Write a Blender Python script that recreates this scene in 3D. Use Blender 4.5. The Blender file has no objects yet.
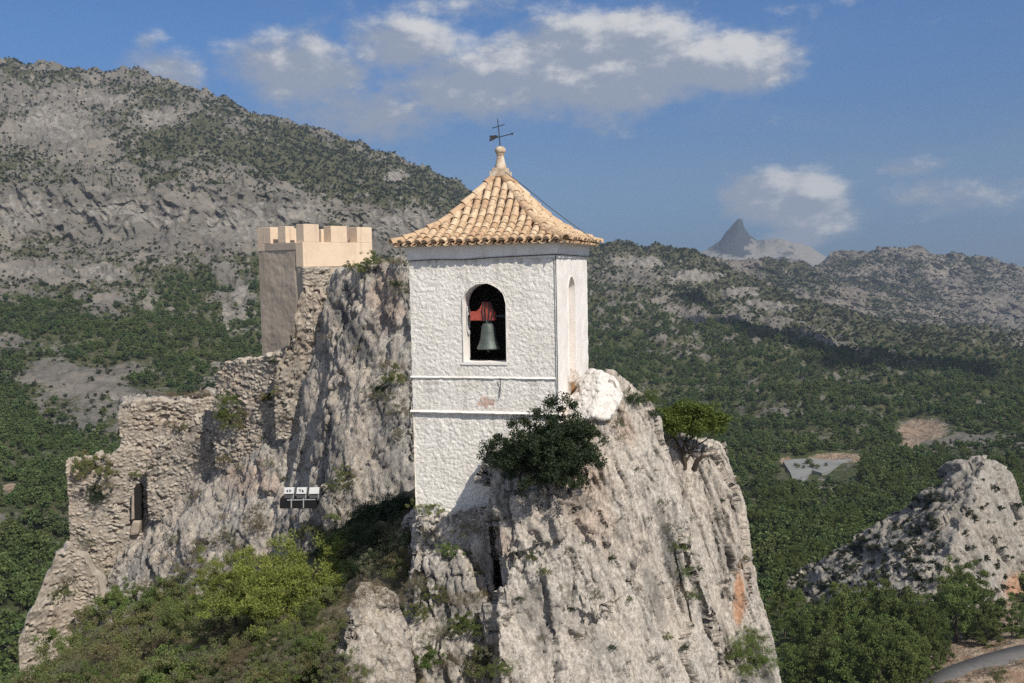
import bpy, bmesh, math, random
import numpy as np
from mathutils import Vector, Matrix

random.seed(7)
scene = bpy.context.scene
COL = scene.collection

# ------------------------------------------------------------------ camera
W, H, F = 1024.0, 683.0, 1000.0
PITCH, ROLL = math.radians(4.1), math.radians(-1.1)
cam_data = bpy.data.cameras.new("camera")
cam_data.sensor_width = 36.0
cam_data.lens = 36.0 * F / W
cam_data.clip_start, cam_data.clip_end = 0.1, 40000.0
cam = bpy.data.objects.new("camera", cam_data)
CAM_M = (Matrix.Rotation(math.pi / 2 - PITCH, 4, 'X') @ Matrix.Rotation(ROLL, 4, 'Z'))
cam.matrix_world = CAM_M
COL.objects.link(cam)
scene.camera = cam
R3 = np.array(CAM_M.to_3x3())

def at(px, py, Y):
    """world point seen at a pixel, at distance Y along the world's +Y"""
    px, py, Y = np.broadcast_arrays(np.asarray(px, float), np.asarray(py, float), np.asarray(Y, float))
    d = np.stack([(px - W / 2) / F, -(py - H / 2) / F, -np.ones_like(px)], -1) @ R3.T
    return d * (Y / d[..., 1])[..., None]

def project(p):
    q = np.asarray(p, float) @ R3
    return W / 2 - F * q[..., 0] / q[..., 2], H / 2 + F * q[..., 1] / q[..., 2]

# ------------------------------------------------------------------ light
SUN_AZ, SUN_EL = math.radians(37), math.radians(44)       # azimuth: to the right of straight behind the camera
TO_SUN = Vector((math.sin(SUN_AZ) * math.cos(SUN_EL), -math.cos(SUN_AZ) * math.cos(SUN_EL), math.sin(SUN_EL)))
sun_data = bpy.data.lights.new("sun", 'SUN')
sun_data.energy, sun_data.angle, sun_data.color = 4.8, math.radians(0.5), (1.0, 0.93, 0.82)
sun = bpy.data.objects.new("sun", sun_data)
sun.rotation_mode = 'QUATERNION'
sun.rotation_quaternion = TO_SUN.to_track_quat('Z', 'Y')
COL.objects.link(sun)
scene.view_settings.view_transform = 'Standard'
scene.view_settings.look = 'None'
scene.view_settings.gamma = 1.0
scene.view_settings.use_curve_mapping = False
scene.view_settings.exposure = 0.0
scene.cycles.use_denoising = False
scene.render.filter_size = 1.15
scene.cycles.max_bounces = 6
scene.cycles.diffuse_bounces = 3
scene.cycles.volume_bounces = 0
scene.cycles.transparent_max_bounces = 6
scene.cycles.use_adaptive_sampling = True
scene.cycles.adaptive_threshold = 0.006

# ------------------------------------------------------------------ node helpers
class NT:
    def __init__(self, tree):
        self.t = tree
        tree.nodes.clear()
    def n(self, kind, **kw):
        nd = self.t.nodes.new(kind)
        for k, v in kw.items():
            if k.startswith('i_'):
                self.set(nd.inputs[int(k[2:])], v)
            else:
                setattr(nd, k, v)
        return nd
    def set(self, sock, v):
        if isinstance(v, bpy.types.NodeSocket):
            self.t.links.new(v, sock)
        elif isinstance(v, bpy.types.Node):
            self.t.links.new(v.outputs[0], sock)
        else:
            sock.default_value = v
    def math(self, op, a, b=0.0, c=None, clamp=False):
        nd = self.t.nodes.new('ShaderNodeMath')
        nd.operation, nd.use_clamp = op, clamp
        self.set(nd.inputs[0], a); self.set(nd.inputs[1], b)
        if c is not None: self.set(nd.inputs[2], c)
        return nd.outputs[0]
    def mix(self, f, a, b, blend='MIX'):
        nd = self.t.nodes.new('ShaderNodeMix')
        nd.data_type, nd.blend_type = 'RGBA', blend
        self.set(nd.inputs[0], f)
        self.set(nd.inputs[6], a if not isinstance(a, tuple) else (*a[:3], 1))
        self.set(nd.inputs[7], b if not isinstance(b, tuple) else (*b[:3], 1))
        return nd.outputs[2]
    def ramp(self, f, lo, hi, smooth=True):
        nd = self.t.nodes.new('ShaderNodeMapRange')
        nd.interpolation_type = 'SMOOTHSTEP' if smooth else 'LINEAR'
        self.set(nd.inputs[0], f)
        nd.inputs[1].default_value, nd.inputs[2].default_value = lo, hi
        return nd.outputs[0]
    def noise(self, vec, scale, detail=4, rough=0.55, dist=0.0, kind='FBM'):
        nd = self.t.nodes.new('ShaderNodeTexNoise')
        nd.noise_type = kind
        if vec is not None: self.set(nd.inputs['Vector'], vec)
        nd.inputs['Scale'].default_value = scale
        nd.inputs['Detail'].default_value = detail
        nd.inputs['Roughness'].default_value = rough
        nd.inputs['Distortion'].default_value = dist
        return nd.outputs[0]
    def voronoi(self, vec, scale, feature='F1', out=0):
        nd = self.t.nodes.new('ShaderNodeTexVoronoi')
        nd.feature = feature
        if vec is not None: self.set(nd.inputs['Vector'], vec)
        nd.inputs['Scale'].default_value = scale
        return nd.outputs[out]
    def mapping(self, vec, scale=(1, 1, 1), rot=(0, 0, 0), loc=(0, 0, 0)):
        nd = self.t.nodes.new('ShaderNodeMapping')
        self.set(nd.inputs[0], vec)
        nd.inputs[1].default_value, nd.inputs[2].default_value, nd.inputs[3].default_value = loc, rot, scale
        return nd.outputs[0]
    def attr(self, name, out=2):
        nd = self.t.nodes.new('ShaderNodeAttribute')
        nd.attribute_name = name
        return nd.outputs[out]

def material(name, build, rough=0.9, spec=0.2):
    m = bpy.data.materials.new(name)
    m.use_nodes = True
    t = NT(m.node_tree)
    out = t.n('ShaderNodeOutputMaterial')
    p = t.n('ShaderNodeBsdfPrincipled')
    p.inputs['Roughness'].default_value = rough
    p.inputs['Specular IOR Level'].default_value = spec
    t.t.links.new(p.outputs[0], out.inputs[0])
    col, bump = build(t)
    t.set(p.inputs['Base Color'], (*col, 1) if isinstance(col, tuple) else col)
    if bump is not None:
        h, dist, strength = bump
        b = t.n('ShaderNodeBump')
        b.inputs['Strength'].default_value = strength
        b.inputs['Distance'].default_value = dist
        t.set(b.inputs['Height'], h)
        t.t.links.new(b.outputs[0], p.inputs['Normal'])
    return m

def geo_pos(t):
    return t.n('ShaderNodeNewGeometry').outputs['Position']

# ------------------------------------------------------------------ sky and its clouds
world = bpy.data.worlds.new("World")
scene.world = world
world.use_nodes = True
def build_sky():
    t = NT(world.node_tree)
    out = t.n('ShaderNodeOutputWorld')
    bg = t.n('ShaderNodeBackground')
    bg.inputs[1].default_value = 0.085
    t.t.links.new(bg.outputs[0], out.inputs[0])
    sky = t.n('ShaderNodeTexSky', sky_type='NISHITA', sun_disc=False)
    sky.sun_elevation = SUN_EL
    sky.sun_rotation = math.pi - SUN_AZ
    sky.altitude = 1500
    sky.air_density, sky.dust_density, sky.ozone_density = 1.0, 0.1, 4.0
    d = t.n('ShaderNodeTexCoord').outputs['Generated']
    sep = t.n('ShaderNodeSeparateXYZ', i_0=d)
    az = t.math('ARCTAN2', sep.outputs[0], sep.outputs[1])
    el = t.math('ARCSINE', sep.outputs[2])
    flat = t.n('ShaderNodeCombineXYZ', i_0=az, i_1=t.math('MULTIPLY', el, 1.7), i_2=0.0).outputs[0]
    warp = t.n('ShaderNodeTexNoise'); t.set(warp.inputs['Vector'], flat)
    warp.inputs['Scale'].default_value = 14; warp.inputs['Detail'].default_value = 6; warp.inputs['Roughness'].default_value = 0.6
    n1 = warp.outputs[0]
    n2 = t.noise(flat, 45, 6, 0.6)
    lit_shift = t.n('ShaderNodeVectorMath', operation='ADD', i_0=flat).outputs[0]
    lit_shift.node.inputs[1].default_value = (0.012, 0.02, 0)
    n3 = t.noise(lit_shift, 14, 6, 0.6)
    total = None
    # (azimuth, elevation, half width, half height, strength) in radians
    def P(px, py):
        v = at(px, py, 1.0); v = v / np.linalg.norm(v)
        return math.atan2(v[0], v[1]), math.asin(v[2])
    clouds = [(590, 68, 190, 55, 1.0), (720, 62, 85, 34, 1.05), (470, 85, 110, 42, .85), (400, 45, 75, 40, .8), (300, 72, 90, 46, .85), (415, 42, 50, 26, .95),
              (360, 115, 130, 38, .62), (165, 75, 50, 28, .72), (150, 40, 26, 16, .45), (460, 8, 120, 22, .5), (782, 196, 66, 26, 1.25), (812, 214, 52, 26, 1.05), (800, 236, 40, 16, .8), (800, 170, 70, 12, .5),
              (960, 195, 110, 24, .55), (905, 167, 40, 14, .5), (890, 30, 60, 16, .2), (760, 8, 150, 16, .25), (620, 30, 100, 28, .8)]
    bright = None
    for (px, py, hw, hh, st) in clouds:
        a0, e0 = P(px, py)
        x = t.math('MULTIPLY', t.math('SUBTRACT', az, a0), F / hw)
        y = t.math('MULTIPLY', t.math('SUBTRACT', el, e0), F / hh)
        r2 = t.math('ADD', t.math('MULTIPLY', x, x), t.math('MULTIPLY', y, y))
        g = t.math('MULTIPLY', t.math('EXPONENT', t.math('MULTIPLY', r2, -1.1)), st)
        total = g if total is None else t.math('MAXIMUM', total, g)
        hgt = t.math('MULTIPLY', g, t.math('ADD', t.math('MULTIPLY', y, 0.5), t.math('MULTIPLY', x, 0.25)))
        bright = hgt if bright is None else t.math('ADD', bright, hgt)
    shape = t.math('ADD', total, t.math('ADD', t.math('MULTIPLY', t.math('SUBTRACT', n1, 0.5), 1.0), t.math('MULTIPLY', t.math('SUBTRACT', n2, 0.5), 0.45)))
    cover = t.math('MULTIPLY', t.ramp(shape, 0.22, 0.72), 0.94)
    wisps = t.math('MULTIPLY', t.ramp(t.noise(t.mapping(flat, (1, 2.2, 1)), 6, 8, 0.62, 0.6), 0.5, 0.8), 0.16)
    cover = t.math('MAXIMUM', cover, wisps)
    light = t.math('ADD', t.math('MULTIPLY', t.math('SUBTRACT', n1, n3), 2.2), t.math('ADD', t.math('MULTIPLY', bright, 0.9), t.math('MULTIPLY', shape, 0.18)))
    ccol = t.mix(t.ramp(light, 0.0, 0.72), (3.7, 4.2, 5.2), (8.6, 8.5, 8.4))
    deep = t.mix(1.0, sky.outputs[0], t.mix(t.ramp(el, .08, .24), t.mix(t.ramp(el, 0.0, .1), (.25, .36, .62), (.46, .585, .76)), (.55, .84, 1.12)), 'MULTIPLY')
    up = t.math('MAXIMUM', t.ramp(el, .42, .62), t.ramp(t.math('MULTIPLY', sep.outputs[1], -1.0), .0, .3))
    fill_cloud = t.math('MULTIPLY', t.ramp(t.noise(d, 3.2, 6, .6), .42, .62), up)  # unseen bright cloud added above and behind the view to lift the fill
    deep = t.mix(fill_cloud, deep, (8.0, 7.9, 7.8))
    t.set(bg.inputs[0], t.mix(cover, deep, ccol))
build_sky()

# ------------------------------------------------------------------ numpy noise
_rng = np.random.default_rng(11)
_perm = np.concatenate([_rng.permutation(256)] * 2)
_grad = _rng.normal(size=(256, 3)); _grad /= np.linalg.norm(_grad, axis=1)[:, None]
def perlin(p):
    p = np.asarray(p, float)
    i = np.floor(p).astype(int); f = p - i
    u = f * f * f * (f * (f * 6 - 15) + 10)
    i &= 255
    r = 0
    for dx in (0, 1):
        for dy in (0, 1):
            for dz in (0, 1):
                h = _perm[_perm[_perm[(i[:, 0] + dx) & 255] + ((i[:, 1] + dy) & 255)] + ((i[:, 2] + dz) & 255)]
                g = _grad[h]
                dot = g[:, 0] * (f[:, 0] - dx) + g[:, 1] * (f[:, 1] - dy) + g[:, 2] * (f[:, 2] - dz)
                r = r + dot * (u[:, 0] if dx else 1 - u[:, 0]) * (u[:, 1] if dy else 1 - u[:, 1]) * (u[:, 2] if dz else 1 - u[:, 2])
    return r * 1.6
def fbm(p, octaves=4, gain=0.5):
    p = np.asarray(p, float); a, s, r = 1.0, 1.0, 0
    for k in range(octaves):
        r = r + a * perlin(p * s + 17.3 * k); a *= gain; s *= 2.03
    return r
def ridged(p, octaves=4, gain=0.5):
    p = np.asarray(p, float); a, s, r = 1.0, 1.0, 0
    for k in range(octaves):
        r = r + a * (1 - 2 * np.abs(perlin(p * s + 9.7 * k))); a *= gain; s *= 2.03
    return r
def cells(p, seed=0):
    """nearest cell: distance to it, distance to the next, its random numbers (N,4), offset from it"""
    p = np.asarray(p, float); i = np.floor(p).astype(int)
    n = len(p); d1 = np.full(n, 9e9); d2 = np.full(n, 9e9)
    best = np.zeros(n, int); off = np.zeros((n, 3))
    rnd = np.random.default_rng(100 + seed).random((256, 7))
    for dx in (-1, 0, 1):
        for dy in (-1, 0, 1):
            for dz in (-1, 0, 1):
                c = i + (dx, dy, dz)
                h = _perm[_perm[_perm[c[:, 0] & 255] + (c[:, 1] & 255)] + (c[:, 2] & 255)]
                v = p - (c + rnd[h, :3]); d = (v * v).sum(1)
                near = d < d1
                d2 = np.where(near, d1, np.minimum(d2, d))
                best = np.where(near, h, best); off[near] = v[near]
                d1 = np.where(near, d, d1)
    return np.sqrt(d1), np.sqrt(d2), rnd[best, 3:], off
def sstep(x, a, b):
    t = np.clip((np.asarray(x, float) - a) / (b - a), 0, 1)
    return t * t * (3 - 2 * t)

# ------------------------------------------------------------------ mesh helpers
def tag(o, label=None, cat=None, group=None, kind=None):
    if label: o['label'] = label
    if cat: o['category'] = cat
    if group: o['group'] = group
    if kind: o['kind'] = kind
    return o
def link(name, me, mat=None, parent=None):
    o = bpy.data.objects.new(name, me)
    COL.objects.link(o)
    if mat is not None and me is not None:
        me.materials.clear()
        for m in (mat if isinstance(mat, (list, tuple)) else [mat]): me.materials.append(m)
    if parent is not None: o.parent = parent
    return o
def empty(name, loc=(0, 0, 0), rz=0.0):
    o = bpy.data.objects.new(name, None)
    COL.objects.link(o); o.location = loc; o.rotation_euler = (0, 0, rz); o.empty_display_size = 0.2
    return o
def np_mesh(name, verts, faces, smooth=True, attrs=None):
    """faces: (N,3) or (N,4) array, or a list of such arrays"""
    me = bpy.data.meshes.new(name)
    fl = faces if isinstance(faces, list) else [faces]
    fl = [np.asarray(f, np.int32) for f in fl if len(f)]
    verts = np.asarray(verts, np.float32)
    me.vertices.add(len(verts)); me.vertices.foreach_set('co', verts.ravel())
    nl = sum(f.size for f in fl); npoly = sum(len(f) for f in fl)
    me.loops.add(nl); me.loops.foreach_set('vertex_index', np.concatenate([f.ravel() for f in fl]))
    me.polygons.add(npoly)
    sizes = np.concatenate([np.full(len(f), f.shape[1]) for f in fl])
    starts = np.concatenate([[0], np.cumsum(sizes)[:-1]]).astype(np.int32)
    me.polygons.foreach_set('loop_start', starts)
    if smooth: me.polygons.foreach_set('use_smooth', np.ones(npoly, bool))
    me.update(calc_edges=True); me.validate()
    for k, v in (attrs or {}).items():
        a = me.attributes.new(k, 'FLOAT', 'POINT'); a.data.foreach_set('value', np.asarray(v, np.float32))
    return me
def grid_faces(nr, nc, flip=False, base=0):
    a = np.arange(nr * nc).reshape(nr, nc) + base
    q = np.stack([a[:-1, :-1], a[:-1, 1:], a[1:, 1:], a[1:, :-1]], -1).reshape(-1, 4)
    return q[:, ::-1] if flip else q

class MB:
    """collects shapes for ONE mesh"""
    def __init__(self): self.v, self.f = [], []
    def add(self, vs, fs):
        b = len(self.v); self.v += [tuple(map(float, p)) for p in vs]; self.f += [tuple(i + b for i in f) for f in fs]
    def box(self, x0, x1, y0, y1, z0, z1):
        self.add([(x0, y0, z0), (x1, y0, z0), (x1, y1, z0), (x0, y1, z0), (x0, y0, z1), (x1, y0, z1), (x1, y1, z1), (x0, y1, z1)],
                 [(0, 3, 2, 1), (4, 5, 6, 7), (0, 1, 5, 4), (1, 2, 6, 5), (2, 3, 7, 6), (3, 0, 4, 7)])
    def hexa(self, b, t):
        self.add(list(b) + list(t), [(0, 3, 2, 1), (4, 5, 6, 7), (0, 1, 5, 4), (1, 2, 6, 5), (2, 3, 7, 6), (3, 0, 4, 7)])
    def tube(self, pts, rad, n=8, cap=True):
        pts = [Vector(p) for p in pts]
        rad = rad if isinstance(rad, (list, tuple)) else [rad] * len(pts)
        vs, fs = [], []
        up = Vector((0, 0, 1))
        for i, p in enumerate(pts):
            d = (pts[min(i + 1, len(pts) - 1)] - pts[max(i - 1, 0)])
            d = d.normalized() if d.length > 1e-9 else Vector((0, 0, 1))
            a = d.cross(up if abs(d.dot(up)) < .95 else Vector((1, 0, 0))).normalized(); b = d.cross(a)
            for k in range(n):
                w = 2 * math.pi * k / n
                vs.append(p + (a * math.cos(w) + b * math.sin(w)) * rad[i])
        for i in range(len(pts) - 1):
            for k in range(n):
                fs.append((i * n + k, i * n + (k + 1) % n, (i + 1) * n + (k + 1) % n, (i + 1) * n + k))
        if cap:
            fs.append(tuple(range(n))[::-1]); fs.append(tuple((len(pts) - 1) * n + k for k in range(n)))
        self.add(vs, fs)
    def lathe(self, prof, c=(0, 0, 0), n=24):
        vs, fs = [], []
        for (r, z) in prof:
            for k in range(n):
                w = 2 * math.pi * k / n
                vs.append((c[0] + r * math.cos(w), c[1] + r * math.sin(w), c[2] + z))
        for i in range(len(prof) - 1):
            for k in range(n):
                fs.append((i * n + k, i * n + (k + 1) % n, (i + 1) * n + (k + 1) % n, (i + 1) * n + k))
        fs.append(tuple(range(n))[::-1]); fs.append(tuple((len(prof) - 1) * n + k for k in range(n)))
        self.add(vs, fs)
    def prism(self, poly, y0, y1):
        """polygon in x,z pushed through y"""
        n = len(poly)
        self.add([(x, y0, z) for x, z in poly] + [(x, y1, z) for x, z in poly],
                 [tuple(range(n)), tuple(range(2 * n - 1, n - 1, -1))] + [(k, k + n, (k + 1) % n + n, (k + 1) % n) for k in range(n)])
    def build(self, name, mat, parent=None, smooth=False, bevel=0.0, m=None):
        me = bpy.data.meshes.new(name)
        me.from_pydata(self.v, [], self.f)
        bm = bmesh.new(); bm.from_mesh(me)
        bmesh.ops.recalc_face_normals(bm, faces=bm.faces)
        if bevel: bmesh.ops.bevel(bm, geom=bm.edges[:], offset=bevel, segments=2, affect='EDGES', profile=.6)
        if smooth:
            for f in bm.faces: f.smooth = True
            for e in bm.edges:
                if len(e.link_faces) == 2 and e.calc_face_angle(0) > 0.7: e.smooth = False
        bm.to_mesh(me); bm.free()
        if m is not None: me.transform(m)
        return link(name, me, mat, parent)

def remesh_union(hulls, voxel):
    """convex hulls of world points joined into one solid with an even fine skin: vertices, faces, normals"""
    bm = bmesh.new()
    for pts in hulls:
        vs = [bm.verts.new(p) for p in pts]
        r = bmesh.ops.convex_hull(bm, input=vs)
        junk = [g for g in r['geom_interior'] + r['geom_unused'] if isinstance(g, bmesh.types.BMVert) and g.is_valid and not g.link_faces]
        for g in set(junk): bm.verts.remove(g)
    bmesh.ops.recalc_face_normals(bm, faces=bm.faces)
    me = bpy.data.meshes.new("raw"); bm.to_mesh(me); bm.free()
    o = bpy.data.objects.new("raw", me); COL.objects.link(o)
    md = o.modifiers.new("r", 'REMESH'); md.mode = 'VOXEL'; md.voxel_size = voxel
    dg = bpy.context.evaluated_depsgraph_get()
    res = bpy.data.meshes.new_from_object(o.evaluated_get(dg))
    n = len(res.vertices); v = np.empty(n * 3, np.float32); res.vertices.foreach_get('co', v)
    nf = len(res.polygons); f = np.empty(len(res.loops), np.int32); res.loops.foreach_get('vertex_index', f)
    nq = f.reshape(-1, 4) if len(f) == nf * 4 else None
    if nq is None:
        res.calc_loop_triangles(); nq = np.empty(len(res.loop_triangles) * 3, np.int32)
        res.loop_triangles.foreach_get('vertices', nq); nq = nq.reshape(-1, 3)
    bpy.data.objects.remove(o); bpy.data.meshes.remove(me); bpy.data.meshes.remove(res)
    return v.reshape(-1, 3).astype(float), nq
def vnormals(v, f):
    a, b, c = v[f[:, 0]], v[f[:, 1]], v[f[:, 2]]
    fn = np.cross(b - a, c - a)
    if f.shape[1] == 4: fn = np.cross(c - a, v[f[:, 3]] - b)
    n = np.zeros_like(v)
    for k in range(f.shape[1]): 
        for j in range(3): n[:, j] += np.bincount(f[:, k], fn[:, j], len(v))
    return n / (np.linalg.norm(n, axis=1)[:, None] + 1e-12)
def smooth_verts(v, f, it=2):
    for _ in range(it):
        s = np.zeros_like(v); c = np.zeros(len(v))
        k = f.shape[1]
        for a in range(k):
            b = (a + 1) % k
            for (p, q) in ((a, b), (b, a)):
                for j in range(3): s[:, j] += np.bincount(f[:, p], v[f[:, q], j], len(v))
                c += np.bincount(f[:, p], None, len(v))
        v = .5 * v + .5 * s / np.maximum(c, 1)[:, None]
    return v

# ------------------------------------------------------------------ materials
def rock_build(light, warm, dark, scale=1.0, tilt=0.0, stain=0.5, orange=0.0, grain=17):
    dim = tuple(x * .5 for x in light)
    def b(t):
        p = geo_pos(t)
        s = t.mapping(p, (1, 1, .32), (0, tilt, 0))
        big = t.noise(p, .35 * scale, 5, .6)
        mid = t.noise(s, 1.6 * scale, 7, .62)
        fine = t.noise(s, 9 * scale, 6, .7)
        grit = t.noise(p, 40 * scale, 4, .7)
        c = t.mix(t.ramp(big, .38, .62), light, warm)
        c = t.mix(t.math('MULTIPLY', t.ramp(mid, .5, .72), .75), c, tuple(x * .62 for x in light))
        c = t.mix(t.math('MULTIPLY', t.ramp(t.noise(t.mapping(p, (1, 1, .18), (0, tilt, 0)), 1.1 * scale, 8, .68, .3), .52, .7), stain), c, dark)
        c = t.mix(t.math('MULTIPLY', t.ramp(fine, .3, .75), .5), c, tuple(min(1, x * 1.45) for x in light))
        c = t.mix(t.math('MULTIPLY', t.ramp(grit, .55, .75), .35), c, dark)
        c = t.mix(t.math('MULTIPLY', t.ramp(t.noise(t.mapping(p, (1, 1, .45), (0, tilt, 0)), 4.5 * scale, 5, .75), .56, .68), .6), c, dim)
        c = t.mix(t.math('MULTIPLY', t.ramp(t.noise(p, 15 * scale, 4, .75), .58, .7), .65), c, dark)
        c = t.mix(t.math('MULTIPLY', t.attr('orange'), t.ramp(fine, .2, .5)), c, (.50, .27, .155))
        c = t.mix(t.math('MULTIPLY', t.attr('soot_shade'), t.ramp(mid, .22, .42)), c, tuple(x * 1.1 for x in dark))  # soot stains, together with fissure, crack and slope shade painted in
        speck = t.noise(t.mapping(p, (1, 1, .55), (0, tilt, 0)), grain, 3, .8)
        c = t.mix(1.0, c, t.mix(t.ramp(speck, .34, .66, False), (.60, .59, .58), (1.28, 1.28, 1.27)), 'MULTIPLY')
        c = t.mix(t.math('MULTIPLY', t.ramp(t.noise(t.mapping(p, (1, 1, .22), (0, tilt, 0)), 7 * scale, 5, .75), .57, .66), .55), c, dark)
        h = t.math('ADD', t.math('MULTIPLY', fine, .6), t.math('ADD', t.math('MULTIPLY', grit, .25), t.math('MULTIPLY', mid, .8)))
        return c, (h, .09 / scale, .9)
    return b
ROCK_WARM = material('warm_limestone', rock_build((.455, .42, .375), (.47, .41, .35), (.115, .112, .105), 1.0, math.radians(-14), .45, .35))
ROCK_GREY = material('grey_limestone', rock_build((.39, .365, .33), (.42, .365, .305), (.11, .11, .11), .6, math.radians(-16), .5, 0, 11))
ROCK_FAR = material('far_limestone', rock_build((.34, .32, .29), (.36, .32, .275), (.10, .10, .09), .12, 0.0, .75, .3, 1.6))

def plaster_build(t):
    p = geo_pos(t)
    fine = t.noise(p, 42, 5, .7); mid = t.noise(p, 11, 5, .65); big = t.noise(p, 1.3, 4, .5)
    streak = t.noise(t.mapping(p, (1, 1, .12)), 5, 6, .65)
    c = t.mix(t.ramp(big, .35, .7), (.86, .83, .77), (.78, .745, .68))
    c = t.mix(t.math('MULTIPLY', t.ramp(t.noise(p, 19, 4, .7), .55, .68), .75), c, (.42, .38, .33))
    c = t.mix(t.math('MULTIPLY', t.ramp(streak, .54, .72), .42), c, (.44, .405, .36))
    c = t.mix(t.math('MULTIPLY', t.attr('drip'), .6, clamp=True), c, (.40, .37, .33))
    c = t.mix(t.math('MULTIPLY', t.attr('bare'), t.ramp(fine, .3, .5)), c, (.56, .40, .33))
    return c, (t.math('ADD', t.math('MULTIPLY', fine, .5), mid), .035, .8)
PLASTER = material('rough_white_plaster', plaster_build)
def smooth_plaster_build(t):
    p = geo_pos(t)
    big = t.noise(p, 2.2, 5, .6); streak = t.noise(t.mapping(p, (1, 1, .1)), 6, 6, .6)
    c = t.mix(t.ramp(big, .4, .7), (.85, .815, .77), (.74, .70, .65))
    c = t.mix(t.math('MULTIPLY', t.ramp(streak, .55, .75), .35), c, (.50, .44, .38))
    c = t.mix(t.math('MULTIPLY', t.attr('rust'), t.ramp(streak, .35, .6)), c, (.45, .22, .06))
    return c, (t.noise(p, 20, 5, .6), .012, .6)
SMOOTH = material('smooth_white_plaster', smooth_plaster_build)
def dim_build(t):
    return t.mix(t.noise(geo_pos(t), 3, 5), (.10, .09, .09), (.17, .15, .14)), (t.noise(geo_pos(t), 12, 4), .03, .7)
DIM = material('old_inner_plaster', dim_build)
def tile_build(t):
    p = geo_pos(t)
    rnd = t.n('ShaderNodeNewGeometry').outputs['Random Per Island']
    c = t.mix(rnd, (.50, .345, .215), (.67, .52, .36))
    c = t.mix(t.math('MULTIPLY', t.ramp(t.math('FRACT', t.math('MULTIPLY', rnd, 7.3)), .6, .9), .6), c, (.42, .25, .15))
    c = t.mix(t.math('MULTIPLY', t.ramp(t.noise(p, 9, 6, .7), .46, .68), .75), c, (.27, .185, .115))
    c = t.mix(t.math('MULTIPLY', t.ramp(t.noise(p, 30, 4, .6), .55, .7), .4), c, (.74, .62, .46))
    return c, (t.noise(p, 60, 4, .6), .01, .5)
TILE = material('clay_roof_tile', tile_build)
def stone_build(t):
    p = geo_pos(t)
    s = t.attr('stone'); j = t.attr('joint')
    c = t.mix(s, (.30, .27, .235), (.50, .45, .385))
    c = t.mix(t.math('MULTIPLY', t.ramp(t.noise(p, 3, 6, .65), .5, .75), .6), c, (.20, .18, .155))
    c = t.mix(t.math('MULTIPLY', t.ramp(t.noise(p, .5, 4, .6), .45, .7), .5), c, (.46, .36, .27))
    c = t.mix(t.math('MULTIPLY', j, .55), c, (.22, .18, .14))
    return c, (t.noise(p, 14, 6, .65), .05, .8)
MASONRY = material('rubble_masonry', stone_build)
def finial_build(t):
    p = geo_pos(t)
    c = t.mix(t.ramp(t.noise(p, 9, 6, .65), .4, .65), (.60, .50, .38), (.42, .30, .20))
    return t.mix(t.math('MULTIPLY', t.ramp(t.noise(p, 5, 5, .6), .5, .7), .6), c, (.70, .66, .58)), (t.noise(p, 25, 5), .02, .7)
FINIAL = material('weathered_finial', finial_build)
def plain(name, c, rough=.6, spec=.4, var=.25, scale=12, metal=0.0):
    def b(t):
        return t.mix(t.ramp(t.noise(geo_pos(t), scale, 5, .6), .35, .7), c, tuple(x * (1 - var) for x in c)), None
    m = material(name, b, rough, spec)
    m.node_tree.nodes['Principled BSDF'].inputs['Metallic'].default_value = metal
    return m
IRON = plain('dark_iron', (.03, .03, .035), .5)
BRONZE = plain('patinated_bronze', (.115, .14, .125), .55, .5, .3, 9, .3)
RED = plain('red_painted_timber', (.42, .085, .06), .6, .3, .35, 14)
CABLE = plain('dark_cable', (.05, .05, .05), .6)
STEEL = plain('grey_steel', (.42, .43, .44), .45, .5, .2, 6)
WHITE = plain('white_enamel', (.80, .80, .80), .5, .4, .06, 5)
BLACK = plain('black_enamel', (.012, .012, .013), .5, .4, .2)
def render_build(base, dark, crack):
    def b(t):
        p = geo_pos(t)
        c = t.mix(t.ramp(t.noise(p, .8, 6, .62), .4, .68), base, dark)
        c = t.mix(t.math('MULTIPLY', t.ramp(t.noise(t.mapping(p, (1, 1, .1)), 3.0, 6, .65), .55, .75), crack), c, tuple(x * .45 for x in dark))
        return c, (t.noise(p, 6, 6, .65), .03, .4)
    return b
RENDER_OLD = material('old_brown_render', render_build((.46, .385, .31), (.39, .325, .255), .25))
RENDER_NEW = material('fresh_peach_render', render_build((.74, .59, .44), (.66, .52, .385), .3))

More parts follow.
